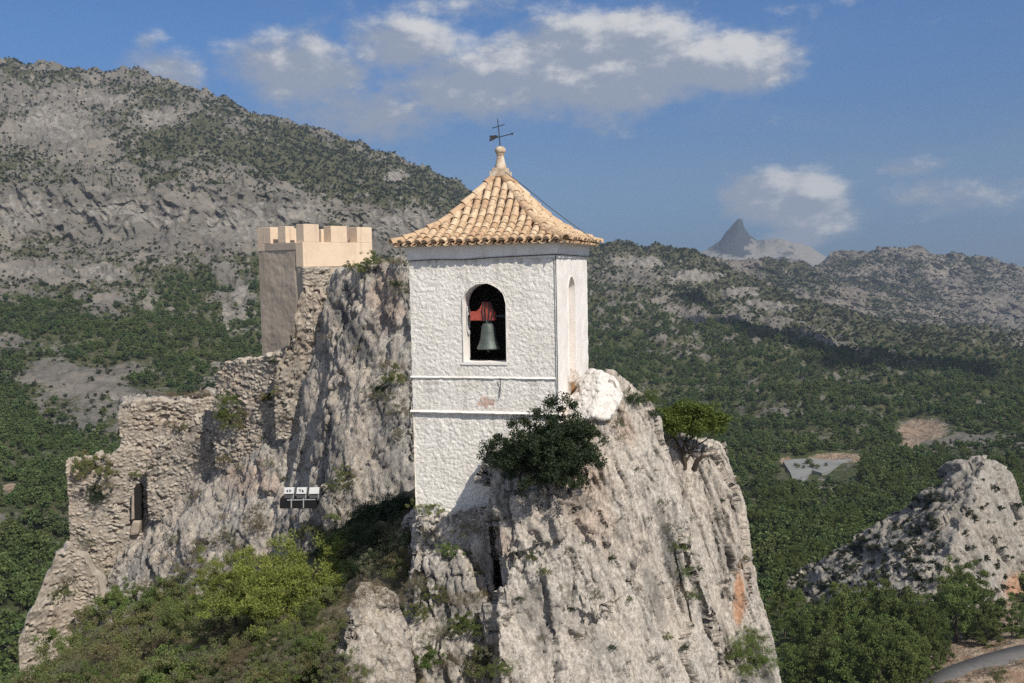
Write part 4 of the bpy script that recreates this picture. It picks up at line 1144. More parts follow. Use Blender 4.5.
masonry('ruined_wall', [(213, 374, 470, 43.6), (218, 365, 470, 43.4), (230, 361, 466, 43.1), (262, 357, 460, 42.6), (282, 352, 456, 42.1), (306, 326, 450, 41.6)], 'coursed rubble wall climbing to the foot of the keep', 'ruined wall', seed=4, rag=.22)
masonry('ruined_wall', [(274, 376, 440, 41.5), (286, 348, 440, 41.4), (300, 304, 430, 41.3), (314, 284, 410, 41.3), (326, 296, 390, 41.3), (334, 320, 380, 41.3)], 'narrow rubble pier against the rock right below the keep', 'ruined wall', seed=5, rag=.4)
masonry('ruined_wall', [(18, 640, 700, 43.0), (30, 615, 700, 43.2), (44, 582, 690, 43.4), (56, 558, 670, 43.6), (70, 546, 640, 43.9), (84, 556, 640, 44.1), (98, 580, 640, 44.2), (106, 606, 640, 44.2)], 'sloping rubble wall running down to the shrubs at the lower left', 'ruined wall', seed=6, rag=.2)
# dark doorway with its plastered jamb
dw = empty('doorway', at(137, 520, 47.0))
tag(dw, 'narrow dark doorway with a pale stone jamb in the lowest ruined wall', 'doorway')
def wb(name, corners, Y0, Y1, mat, parent, bevel=0.0):
    mb = MB(); b = [tuple(at(x, y, Y0)) for x, y in corners]; n = len(b)
    d = [tuple(np.array(at(x, y, Y0)) + np.array((0, Y1 - Y0, 0))) for x, y in corners]
    mb.add(b + d, [tuple(range(n)), tuple(range(2 * n - 1, n - 1, -1))] + [(k, k + n, (k + 1) % n + n, (k + 1) % n) for k in range(n)])
    o = mb.build(name, mat, parent, bevel=bevel)
    if parent is not None:
        bpy.context.view_layer.update(); o.matrix_parent_inverse = parent.matrix_world.inverted()
    return o
MASON_FLAT = plain('pale_step_stone', (.42, .35, .28), .9, .1, .4, 3)
DOOR_SHADE = plain('doorway_shade', (.03, .027, .025), .9, .1)
wb('door_shade_block', [(134.5, 519), (140.5, 520), (141, 489), (138.5, 485), (135.5, 485), (134, 490)], 46.15, 46.9, DOOR_SHADE, dw)  # solid near-black block, painted as the shade inside the doorway
wb('jamb', [(131, 520), (134.3, 519), (133.8, 491), (131.6, 492)], 46.12, 46.9, MASON_FLAT, dw, .05)
wb('threshold', [(129, 536), (138, 535), (140.5, 520.5), (132, 521)], 46.1, 46.9, MASON_FLAT, dw, .1)

# the keep
KPSI = math.radians(51)
KEX = np.array((math.cos(KPSI), math.sin(KPSI), 0)); KEY = np.array((-math.sin(KPSI), math.cos(KPSI), 0))
KY = 46.0
KP = at(303, 250, KY)
def ksolve(e, tx):
    lo, hi = 0, 15
    for _ in range(50):
        mm = (lo + hi) / 2; x = project(KP + e * mm)[0]
        if (tx > 303 and x < tx) or (tx < 303 and x > tx): lo = mm
        else: hi = mm
    return lo
KB, KA = ksolve(KEX, 371.5), ksolve(KEY, 258.5)
KM = Matrix(((KEX[0], KEY[0], 0, KP[0]), (KEX[1], KEY[1], 0, KP[1]), (0, 0, 1, 0), (0, 0, 0, 1)))
def kz(py): return float(at(303, py, KY)[2])
KZT, KZC, KZM, KZP, KZB = kz(225), kz(240), kz(242), kz(267), kz(400)
print('keep', KB, KA, KZT - KZB)
keep = empty('keep'); keep.matrix_world = KM @ Matrix.Translation((KB / 2, KA / 2, KZB))
KINV = Matrix.Translation((-KB / 2, -KA / 2, -KZB))
tag(keep, 'square castle keep with old brown render and a fresh crenellated parapet', 'keep')
def kwall(mapf, width, z0, z1, mat, amp, name='wall'):
    st = .06; nu, nz = int(width / st), int((z1 - z0) / st)
    u, z = np.meshgrid(np.linspace(0, width, nu), np.linspace(z0, z1, nz)); u, z = u.ravel(), z.ravel()
    q = np.stack([u, u * 0 + width, z], 1)
    edge = np.minimum(u, width - u)
    dd = amp * (fbm(q * .9, 4, .55) + .4 * fbm(q * 4, 3, .6)) * sstep(edge, 0, .25)
    groove = -amp * 1.8 * np.exp(-((u - width * .86 - .15 * fbm(q * .5, 2)) / .07) ** 2)
    me = np_mesh(name, mapf(u, dd + groove, z), grid_faces(nz, nu), True); me.transform(KINV)
    return link(name, me, mat, keep)
kwall(lambda u, o, z: np.stack([-o, KA - u, z], 1), KA, KZB, KZP + .9, RENDER_OLD, .025)
kwall(lambda u, o, z: np.stack([u, -o, z], 1), KB, KZB, KZP + .05, RENDER_OLD, .06)
kwall(lambda u, o, z: np.stack([KB + o, u, z], 1), KA, KZB, KZP + .05, RENDER_OLD, .06)
kwall(lambda u, o, z: np.stack([KB - u, KA + o, z], 1), KB, KZB, KZP + .9, RENDER_OLD, .06)
deck = MB(); deck.box(.1, KB - .1, .1, KA - .1, KZM - .5, KZM - .42); deck.build('deck', RENDER_OLD, keep, m=KINV)
PT = .5
par = MB()
par.box(-.03, KB + .03, -.03, PT, KZP, KZM); par.box(KB - PT, KB + .028, PT + .002, KA - PT - .002, KZP, KZM); par.box(-.03, KB + .03, KA - PT, KA + .03, KZM - .35, KZM)
lp = MB(); lp.box(-.028, PT, PT + .002, KA - PT - .002, KZM - .35, KZM); lp.build('parapet', RENDER_OLD, keep, bevel=.025, m=KINV)
par.build('parapet', RENDER_NEW, keep, bevel=.025, m=KINV)
def merlon(x0, x1, y0, y1, dz=0.0):
    mm = MB(); mm.box(x0, x1, y0, y1, KZM + .002, KZT + dz); mm.build('merlon', RENDER_NEW, keep, bevel=.018, m=KINV)
fu = lambda px: (lambda d: float(np.dot(d * (np.dot(KP, KEY) / np.dot(d, KEY)) - KP, KEX)))(at(px, 230, 1.0))
for (a, b, dz) in ((303.2, 318.5, .05), (330.5, 346.5, .0), (356.5, 371.5, -.02)): merlon(max(fu(a), -.028), min(fu(b), KB + .028), -.028, PT - .002, dz)
lu = lambda px: (lambda d: float(np.dot(d * (np.dot(KP, KEX) / np.dot(d, KEX)) - KP, KEY)))(at(px, 230, 1.0))
for k, y0 in enumerate((KA * .36, KA * .70)): merlon(-.026, PT - .002, y0, y0 + KA * .17, 0)
for k, y0 in enumerate((KA * .28, KA * .54, KA * .80)): merlon(KB - PT + .002, KB + .026, y0, y0 + KA * .14, 0)
for k, x0 in enumerate((-.02, KB * .28, KB * .56, KB * .82)): merlon(x0, min(x0 + KB * .17, KB + .026), KA - PT + .004, KA + .028, 0)
# patches of old masonry in the keep's front
masonry('masonry_patch', [(304, 268, 330, KY - .25), (330, 268, 330, KY + .62)], None, None, .3, seed=8, rag=.05, course=.14)
mp = bpy.context.scene.objects['masonry_patch']; bpy.context.view_layer.update(); mp.parent = keep; mp.matrix_parent_inverse = keep.matrix_world.inverted()

# floodlights on their rack
fy = hit(300, 505, [left_crag]); FY = min(h_[0].y for h_ in [hit(x, y, [left_crag]) for x in (282, 292, 302, 312, 318) for y in (488, 498, 507)] if h_) - .12
rack = empty('floodlight_rack', at(298, 508, FY))
tag(rack, 'black steel rack with pale posts bolted to the left crag', 'rack')
wb('rack_box', [(279.5, 508.5), (316, 508.5), (316.5, 499), (280, 498.2)], FY, FY + .5, BLACK, rack, .01)
for x in (291.3, 303.4): wb('post', [(x - .5, 508), (x + .5, 508), (x + .5, 498.5), (x - .5, 498.5)], FY - .03, FY - .005, STEEL, rack)
wb('rail', [(287, 500.6), (315.5, 499.9), (315.5, 499.2), (287, 499.8)], FY - .034, FY - .006, STEEL, rack)
PALE = plain('dull_grey_housing', (.10, .10, .105), .5)
for (x0, x1, lab, mark) in ((284, 294, 'leftmost white floodlight on the black rack, two dark marks on its face', 1), (296.5, 306.5, 'middle white floodlight on the black rack', 2), (309, 319, 'rightmost white floodlight on the black rack, its face blank', 0)):
    fl = empty('floodlight', at((x0 + x1) / 2, 498, FY + .1)); tag(fl, lab, 'floodlight', 'floodlights on the rack')
    wb('housing', [(x0, 498.2), (x1 - .8, 498.2), (x1, 494), (x0, 494.2)], FY + .02, FY + .35, PALE, fl, .01)
    wb('face_panel', [(x0 - .2, 494), (x1 - .3, 493.8), (x1, 487.6), (x0 + .4, 487.8)], FY - .02, FY + .05, WHITE, fl, .008)
    if mark:
        for (a, b, c, d) in (((2.6, 490.2, 4.2, 492.0), (5.3, 489.4, 6.2, 492.2), (6.5, 490.2, 7.3, 491.4)) if mark == 1 else ((2.3, 489.5, 4.6, 490.3), (3.1, 490.3, 3.9, 492.2), (5.4, 489.4, 6.1, 492.3), (6.1, 490.6, 7.2, 492.2))):
            wb('mark', [(x0 + a, d), (x0 + c, d), (x0 + c, b), (x0 + a, b)], FY - .024, FY - .0205, BLACK, fl)
    wb('bracket', [(x1 - 1.6, 500), (x1 - .9, 500), (x1 + .4, 488), (x1 - .2, 488)], FY + .0, FY + .2, STEEL, fl)

# ================================================================== VEGETATION
def leaves(c, nleaf, size, rng, spread, up=.35, thin=.42):
    """rhombic leaves round each clump centre: c (n,3), spread (n,)"""
    n = len(c) * nleaf
    C = np.repeat(c, nleaf, 0); S = np.repeat(spread, nleaf)
    d = rng.normal(size=(n, 3)); d /= np.linalg.norm(d, axis=1)[:, None]
    r = rng.random(n) ** .45
    pos = C + d * (S * r)[:, None] * (1, 1, .8)
    a = d * .6 + rng.normal(size=(n, 3)) * .7 + (0, 0, up); a /= np.linalg.norm(a, axis=1)[:, None]
    b = np.cross(a, rng.normal(size=(n, 3))); b /= np.linalg.norm(b, axis=1)[:, None] + 1e-9
    L = size * rng.uniform(.6, 1.4, n)
    A, B = a * L[:, None], b * (L * thin)[:, None]
    v = np.stack([pos - A * .5, pos + B * .5, pos + A * .5, pos - B * .5], 1).reshape(-1, 3)
    f = np.arange(n * 4).reshape(-1, 4)
    return v, f
def clumps(rng, n, rad, flat=0.0, low=-.25, inner=.35, lump=.35):
    out = []
    while len(out) < n:
        d = rng.normal(size=3); d /= np.linalg.norm(d)
        if d[2] < low: continue
        r = inner + (1 - inner) * rng.random() ** .5
        k = 1 + lump * float(perlin(np.array([d * 1.7 + rng.bit_generator.state['state']['state'] % 7 * 0]))[0])
        out.append(d * r * k)
    return np.array(out) * rad
def crown_mesh(name, seed, n, rad, nleaf, leaf, spread, low=-.25, inner=.35, centre=(0, 0, 0), thin=.42, lump=.8, up=.35):
    rng = np.random.default_rng(seed)
    off = rng.random(3) * 50
    c = []
    while len(c) < n:
        d = rng.normal(size=3); d /= np.linalg.norm(d)
        if d[2] < low: continue
        k = 1 + lump * perlin((d * 1.6 + off)[None])[0]
        c.append(d * (inner + (1 - inner) * rng.random() ** .55) * k)
    c = np.array(c) * rad + centre
    v, f = leaves(c, nleaf, leaf, rng, spread * rng.uniform(.6, 1.3, n), up, thin)
    return np_mesh(name, v, f, False), c
def limb_mesh(name, c, base, rng, trunk_top, r0, count=9):
    mb = MB()
    mid = [(base[0] + (trunk_top[0] - base[0]) * t + (.05 * math.sin(t * 7) * r0 * 8), base[1] + (trunk_top[1] - base[1]) * t, base[2] + (trunk_top[2] - base[2]) * t) for t in (0, .33, .66, 1)]
    mb.tube(mid, [r0, r0 * .8, r0 * .65, r0 * .45], 8)
    for i in rng.choice(len(c), min(count, len(c)), replace=False):
        s = mid[1 + int(rng.integers(0, 3))]; e = c[i]
        m = [(s[k] + e[k]) / 2 + (0, 0, -.06 * abs(e[2]))[k] + rng.normal() * r0 for k in range(3)]
        mb.tube([s, m, tuple(e)], [r0 * .42, r0 * .25, r0 * .08], 5)
    me = bpy.data.meshes.new(name); me.from_pydata(mb.v, [], mb.f); me.update(); me.materials.append(BARK)
    return me
class Plant:
    def __init__(self, name, crown, trunk, mat):
        self.name, self.crown, self.trunk = name, crown, trunk
        crown.materials.clear(); crown.materials.append(mat)
    def put(self, loc, scale, label, cat, group=None, rz=None, parts=True, sz=1.0):
        if parts and self.trunk is not None:
            o = empty(self.name, loc)
            for nm, me in (('crown', self.crown), ('trunk', self.trunk)):
                ch = bpy.data.objects.new(nm, me); COL.objects.link(ch); ch.parent = o
        else:
            o = bpy.data.objects.new(self.name, self.crown); COL.objects.link(o); o.location = loc
        o.rotation_euler = (random.uniform(-.12, .12), random.uniform(-.12, .12), random.uniform(0, 6.28) if rz is None else rz)
        o.scale = (scale, scale, scale * sz)
        return tag(o, label, cat, group)
def make_plant(name, seed, mat, n=90, rad=(1, 1, .8), nleaf=60, leaf=.06, spread=.22, low=-.2, inner=.35, centre=(0, 0, .55), trunk=.05, ttop=(0, 0, .5), lump=.8, thin=.42, up=.35):
    cm, c = crown_mesh(name + '_crown', seed, n, np.array(rad), nleaf, leaf, spread, low, inner, np.array(centre), thin, lump, up)
    tm = limb_mesh(name + '_trunk', c, (0, 0, -.15), np.random.default_rng(seed), ttop, trunk) if trunk else None
    return Plant(name, cm, tm, mat)

# --- the dark bush before the tower
b = make_plant('evergreen_bush', 21, LEAF_DARK, 330, (.98, .7, .82), 160, .052, .14, -.85, .12, (0, 0, .62), .05, (.05, 0, .4), .6)
h = hit(556, 492) or (Vector(at(556, 492, 19.2)), None)
bl = Vector(at(556, 482, 18.8))
b.put(bl, 1.0, 'dark evergreen bush clinging to the ledge before the bell tower', 'bush', None, .4)
b2 = make_plant('evergreen_bush', 22, LEAF_DARK, 50, (.55, .4, .35), 120, .045, .13, -.4, .2, (0, 0, .2), .03, (.02, 0, .15), .8)
b2.put(Vector(at(512, 470, 19.4)), 1.0, 'low dark bush hugging the white tower wall, left of the large evergreen bush', 'bush', None, 1.0)

# --- umbrella pine on the right slab
up_ = make_plant('umbrella_pine', 31, LEAF_UMB, 190, (.66, .5, .40), 140, .045, .12, -.5, .25, (.14, 0, .80), .05, (.0, 0, .42), .35)
ph = hit(684, 462) or (Vector(at(684, 462, 22.9)), None)
up_.put(ph[0] - Vector((0, .05, .08)), 1.3, 'small umbrella pine leaning on top of the right crag', 'pine tree', None, 0.0)
mb = MB(); mb.tube([at(694, 470, 22.6), at(697, 461, 22.5), at(703, 456, 22.45), at(709, 456, 22.5)], [.07, .06, .045, .02], 8)
tag(mb.build('dead_branch', BARK, None, True), 'dark bent dead branch sticking out of the rock under the umbrella pine', 'branch')

# --- foreground thicket
FG = {
    'bright': [make_plant('pine_bush', s, LEAF_BRIGHT, 80, (1, 1, .75), 160, .065, .17, -.25, .4, (0, 0, .5), .05, (0, 0, .4), 1.0, .25, .6) for s in (41, 42, 43)],
    'olive': [make_plant('shrub', s, LEAF_OLIVE, 60, (1, 1, .75), 135, .06, .16, -.2, .4, (0, 0, .5), .04, (0, 0, .4), 1.0) for s in (51, 52, 53)],
    'green': [make_plant('shrub', s, LEAF_GREEN, 60, (1, 1, .75), 135, .065, .16, -.2, .4, (0, 0, .5), .04, (0, 0, .4), 1.0) for s in (61, 62, 63)],
    'grey': [make_plant('shrub', s, LEAF_GREY, 55, (1, 1, .7), 110, .05, .15, -.2, .4, (0, 0, .45), .04, (0, 0, .35), 1.0, .3) for s in (71, 72)],
    'dry': [make_plant('dry_shrub', s, LEAF_DRY, 80, (1, 1, .6), 60, .06, .2, -.1, .25, (0, 0, .4), .03, (0, 0, .3), 1.0, .2, .8) for s in (81, 82)],
    'rust': [make_plant('dry_shrub', 91, LEAF_RUST, 60, (.8, .8, .9), 50, .05, .2, -.1, .25, (0, 0, .4), .03, (0, 0, .3), 1.0, .2, .8)],
    'dark': [make_plant('shrub', s, LEAF_DARK, 90, (1, 1, .75), 85, .06, .2, -.25, .3, (0, 0, .5), .04, (0, 0, .4), 1.0) for s in (101, 102)],
    'pine': [make_plant('shrub', s, LEAF_PINE, 90, (1, 1, .75), 85, .06, .2, -.25, .3, (0, 0, .5), .04, (0, 0, .4), 1.0, .3) for s in (111, 112)],
}
LABELS = {
    'bright': ('bright yellow green bushy young pine at the head of the thicket', 'bush', 'bright green young pines in the thicket'),
    'olive': ('olive shrub with browned twigs in the thicket below the left crag', 'shrub', 'olive shrubs in the thicket'),
    'green': ('mid green leafy shrub in the thicket below the left crag', 'shrub', 'green shrubs in the thicket'),
    'grey': ('grey green wiry shrub in the thicket below the left crag', 'shrub', 'grey shrubs in the thicket'),
    'dry': ('straw coloured dry shrub in the thicket below the left crag', 'shrub', 'dry shrubs in the thicket'),
    'dark': ('dark shrub in the shaded hollow left of the bell tower', 'shrub', 'dark shrubs in the hollow'),
}
rf = random.Random(12)
def fg(kind, px, py, size, Y=None, label=None, sink=.35):
    hh = hit(px, py)
    if Y is not None: loc = Vector(at(px, py, Y))
    elif hh: loc = hh[0]
    else: return
    sc = size * loc.y / F
    if kind != 'bright' and label is None and py > 600 and px > 260: sc *= .8
    pl = rf.choice(FG[kind]); lb = LABELS[kind] if label is None else label
    pl.put(loc - Vector((0, 0, sink * sc)), sc, lb[0], lb[1], lb[2] if len(lb) > 2 else None, rf.uniform(0, 6.28), True, rf.uniform(.85, 1.15))
for (px, py, s) in ((255, 592, 44), (300, 590, 46), (330, 600, 36), (235, 608, 34), (280, 618, 42), (318, 632, 36), (225, 585, 26), (345, 622, 26)):
    fg('bright', px, py, s * 1.15, 24.3 + (600 - py) * .02 + rf.uniform(-.4, .4))
for (px, py) in [(x + rf.uniform(-8, 8), y + rf.uniform(-8, 8)) for x in range(235, 345, 18) for y in range(628, 700, 16)]:
    fg(rf.choice(['olive', 'grey', 'dry', 'olive', 'green']), px, py, rf.uniform(16, 27))
for i in range(110):
    px, py = rf.uniform(-20, 350), rf.uniform(600, 710)
    if py < np.interp(px, [-20, 30, 80, 130, 200, 240, 350], [690, 672, 640, 628, 600, 640, 650]): continue
    fg(rf.choice(['olive', 'green', 'grey', 'green', 'grey', 'dry', 'olive', 'green']), px, py, rf.uniform(20, 36))
for (px, py, s, k) in ((120, 600, 22, 'green'), (140, 618, 30, 'green'), (165, 610, 26, 'green'), (95, 625, 22, 'olive'), (180, 590, 22, 'olive'), (205, 570, 22, 'grey'), (60, 650, 22, 'grey'), (215, 610, 30, 'olive'), (190, 625, 28, 'green'),
                       (170, 640, 30, 'olive'), (110, 650, 28, 'grey'), (75, 600, 16, 'grey'), (88, 585, 16, 'olive'), (70, 565, 16, 'olive'), (200, 550, 18, 'grey'), (230, 540, 16, 'grey'), (258, 528, 16, 'grey'),
                       (335, 600, 24, 'olive'), (345, 585, 20, 'grey'), (355, 605, 20, 'dry'), (330, 620, 22, 'grey'), (370, 590, 20, 'dry'), (385, 570, 22, 'grey'), (402, 575, 20, 'olive'), (410, 560, 18, 'dry'), (395, 605, 18, 'grey'), (338, 640, 18, 'olive'), (345, 572, 18, 'dry'), (412, 600, 16, 'grey'), (400, 560, 26, 'dry'), (380, 575, 22, 'grey'), (365, 560, 20, 'grey'), (395, 590, 20, 'dry'), (350, 545, 22, 'olive'), (405, 535, 18, 'grey'), (420, 585, 16, 'dry')):
    fg(k, px, py, s)
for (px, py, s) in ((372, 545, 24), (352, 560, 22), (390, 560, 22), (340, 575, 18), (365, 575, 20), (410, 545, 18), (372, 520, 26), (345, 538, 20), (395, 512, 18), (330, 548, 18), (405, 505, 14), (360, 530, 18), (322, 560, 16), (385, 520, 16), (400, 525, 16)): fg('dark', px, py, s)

# --- plants on the crags and walls, small: one mesh each
R_ = ('shrub rooted in a crack of the big crag under the bell tower', 'shrub', 'shrubs on the bell tower crag')
def on_rock(kind, px, py, size, label, cat='shrub', group=None, objs=None):
    hh = hit(px, py, objs)
    if not hh: return
    loc, nor = hh
    sc = size * loc.y / F
    rf.choice(FG[kind]).put(loc + nor * sc * .38 - Vector((0, 0, .3 * sc)), sc, label, cat, group, rf.uniform(0, 6.28), False, rf.uniform(.8, 1.3))
for (k, px, py, s) in (('olive', 432, 515, 15), ('olive', 455, 507, 14), ('grey', 470, 540, 18), ('green', 448, 560, 14), ('grey', 478, 570, 14), ('olive', 440, 600, 14), ('dry', 462, 600, 16), ('green', 470, 630, 18), ('grey', 440, 640, 18),
                       ('green', 425, 665, 18), ('grey', 490, 650, 15), ('olive', 480, 670, 20), ('dry', 455, 660, 15), ('grey', 432, 540, 12), ('grey', 505, 620, 10), ('olive', 420, 620, 14), ('pine', 500, 668, 14), ('dry', 485, 600, 12), ('grey', 415, 590, 13)):
    on_rock(k, px, py, s, k.replace('pine', 'dark green').replace('dry', 'straw coloured dry').replace('grey', 'grey green') + ' shrub on the rough rock below the bell tower wall', 'shrub', k + ' shrubs below the bell tower')
for (k, px, py, s) in (('grey', 672, 530, 9), ('pine', 680, 550, 13), ('pine', 684, 575, 13), ('grey', 676, 592, 11), ('pine', 690, 600, 9), ('grey', 662, 505, 7)):
    on_rock(k, px, py, s, 'green plant in the long fissure between the two slabs of the right crag', 'plant', 'plants in the fissure')
for (k, px, py, s) in (('pine', 740, 655, 20), ('pine', 752, 640, 14), ('pine', 758, 668, 18), ('grey', 728, 660, 14), ('pine', 746, 678, 16)):
    on_rock(k, px, py, s, 'leafy green bush at the foot of the right crag', 'bush', 'bushes at the foot of the right crag')
for (k, px, py, s) in (('dark', 632, 404, 11), ('pine', 645, 408, 13), ('dark', 652, 415, 9), ('grey', 626, 398, 7), ('grey', 615, 430, 9), ('rust', 608, 425, 7), ('grey', 620, 440, 6)):
    on_rock(k, px, py, s, 'small shrub on the ridge between the whitewashed rock and the umbrella pine', 'shrub', 'shrubs on the ridge')
for (k, px, py, s) in (('grey', 595, 600, 9), ('grey', 603, 612, 8), ('dry', 560, 590, 6), ('grey', 565, 555, 6), ('grey', 715, 520, 4), ('olive', 668, 640, 6), ('grey', 725, 590, 4), ('dry', 640, 590, 5), ('grey', 700, 480, 4), ('olive', 545, 575, 6), ('grey', 555, 545, 7), ('dry', 540, 640, 5), ('grey', 735, 480, 4), ('grey', 620, 520, 4), ('grey', 583, 545, 4), ('dry', 655, 470, 4), ('dark', 636, 470, 4), ('grey', 648, 520, 5), ('dark', 612, 560, 5), ('olive', 628, 600, 5), ('dark', 700, 570, 4), ('grey', 690, 520, 5), ('dark', 722, 500, 4), ('olive', 745, 560, 4), ('grey', 580, 640, 6), ('dark', 612, 650, 5), ('olive', 530, 560, 7), ('dark', 520, 600, 6), ('grey', 650, 660, 6), ('dark', 686, 650, 5), ('grey', 600, 480, 5), ('dark', 570, 610, 4)):
    on_rock(k, px, py, s, 'tiny tuft on the bare front of the right crag', 'plant', 'tufts on the right crag')
on_rock('rust', 577, 388, 26, 'rusty dry plant growing on top of the whitewashed rock beside the bell tower', 'plant', None, [wash])
LC = [('olive', 372, 268, 12), ('olive', 362, 272, 9), ('dry', 395, 262, 9), ('grey', 405, 266, 10), ('grey', 402, 298, 11), ('dark', 398, 288, 9), ('olive', 350, 268, 6), ('dry', 335, 266, 5), ('grey', 330, 340, 8), ('grey', 388, 370, 10), ('olive', 395, 385, 13), ('grey', 380, 400, 16),
      ('grey', 398, 415, 14), ('dark', 380, 392, 7), ('grey', 402, 440, 9), ('olive', 345, 480, 12), ('olive', 338, 490, 10), ('grey', 360, 350, 6), ('grey', 268, 470, 9), ('grey', 262, 510, 8), ('grey', 240, 470, 7), ('olive', 220, 455, 8), ('grey', 195, 500, 8), ('grey', 200, 495, 7), ('dry', 225, 520, 7),
      ('olive', 285, 430, 7), ('grey', 265, 440, 7), ('grey', 300, 540, 10), ('olive', 320, 535, 11), ('grey', 262, 530, 12), ('olive', 335, 520, 9), ('grey', 175, 545, 9), ('grey', 150, 590, 10), ('grey', 165, 560, 7), ('grey', 280, 545, 9), ('grey', 245, 555, 12), ('dry', 240, 548, 8), ('grey', 310, 470, 5), ('dry', 296, 520, 6), ('grey', 230, 580, 10), ('olive', 285, 480, 4)]
for (k, px, py, s) in LC:
    on_rock(k, px, py, s, k.replace('dry', 'straw coloured dry').replace('grey', 'grey green').replace('dark', 'dark green') + ' shrub in a crack of the left crag', 'shrub', k + ' shrubs on the left crag')
SOL2 = [o for o in COL.objects if o.name.startswith('ruined_wall')]
bpy.context.view_layer.update()
for (k, px, py, s) in (('pine', 228, 405, 13), ('green', 232, 418, 13), ('pine', 222, 416, 9), ('olive', 86, 474, 14), ('olive', 100, 480, 17), ('grey', 108, 492, 15), ('olive', 236, 430, 12), ('grey', 240, 412, 10), ('dark', 100, 500, 10), ('grey', 150, 470, 6), ('grey', 200, 440, 6), ('olive', 135, 475, 7), ('grey', 70, 580, 8), ('olive', 60, 600, 9), ('grey', 90, 545, 9), ('dark', 96, 492, 8), ('olive', 270, 402, 8), ('olive', 276, 392, 6), ('grey', 178, 430, 8), ('olive', 186, 432, 7), ('dry', 168, 425, 6), ('grey', 285, 420, 7), ('olive', 225, 460, 7), ('dark', 274, 362, 6)):
    on_rock(k, px, py, s, 'leafy shrub growing out of the face of a ruined rubble wall', 'shrub', 'shrubs in the ruined walls', SOL2)
for i in range(26):
    px = rf.uniform(150, 212); hh = hit(px, rf.uniform(392, 399), [left_crag])
    if hh: FG['dry'][i % 2].put(hh[0], rf.uniform(.15, .35), 'tuft of dry straw grass on the shelf above the flat topped wall', 'grass tuft', 'dry tufts on the shelf', None, False)

# --- pines by the road and in the valley
PINES = [make_plant('pine_tree', s, LEAF_PINE, 85, (1.0, 1.0, 1.25), 130, .10, .19, -.9, .38, (0, 0, 1.25), .07, (.05, 0, 1.2), .9, .35) for s in (121, 122, 123, 124, 125)]
rp = random.Random(5)
pine_pts = []
def pine(px, py, wpx, lab, grp):
    p = on_ground(px, py)
    sc = wpx * p[1] / F * .5
    rp.choice(PINES).put(Vector(p) - Vector((0, 0, sc * .1)), sc, lab, 'pine tree', grp, None, True, rp.uniform(.9, 1.35))
    pine_pts.append(p)
for (px, py, w) in ((790, 690, 40), (812, 680, 44), (838, 690, 48), (868, 690, 52), (850, 665, 48), (895, 685, 50), (880, 660, 50), (905, 660, 46), (828, 650, 40), (800, 650, 36), (785, 640, 34), (862, 640, 44), (890, 640, 44), (915, 640, 38), (845, 630, 36), (875, 622, 36), (922, 665, 34), (932, 652, 28),
                    (925, 680, 34), (912, 690, 40), (905, 705, 44), (880, 705, 48), (850, 705, 48), (820, 700, 46), (795, 705, 44), (940, 662, 26)):
    pine(px, py, w, 'dense dark green pine in the grove left of the road', 'pines in the grove by the road')
for (px, py, w) in ((955, 645, 46), (975, 640, 40), (985, 648, 30), (945, 625, 36), (965, 618, 40), (938, 640, 28)):
    pine(px, py, w, 'tall dark pine between the lone crag and the road', 'pines below the lone crag')
pine(1012, 640, 36, 'dark pine beside the road at the right edge of the photo', None); pine(996, 632, 22, 'slender dark pine next to the right edge of the lone crag', None)
for i in range(230):
    px, py = rp.uniform(755, 1030), rp.uniform(462, 585)
    p = on_ground(px, py)
    if 775 < px < 862 and 452 < py < 496: continue
    if px > 930 and py > 520: continue
    pine(px, py, rp.uniform(10, 17) * np.interp(py, [460, 585], [.75, 1.25]), 'green pine in the valley wood behind the crags', 'pines in the valley wood')

for i in range(26):
    px, py = rp.uniform(950, 1026), rp.uniform(664, 690)
    g = on_ground(px, py)
    if abs(px - np.interp(py, [645, 653, 659, 666, 676, 694], [1080, 1030, 1005, 980, 955, 935])) < 26: continue
    FG[('dry', 'grey', 'olive')[i % 3]][0].put(Vector(g), rp.uniform(.6, 1.5), 'small roadside shrub on the bare bank right of the road', 'shrub', 'roadside shrubs', None, False)
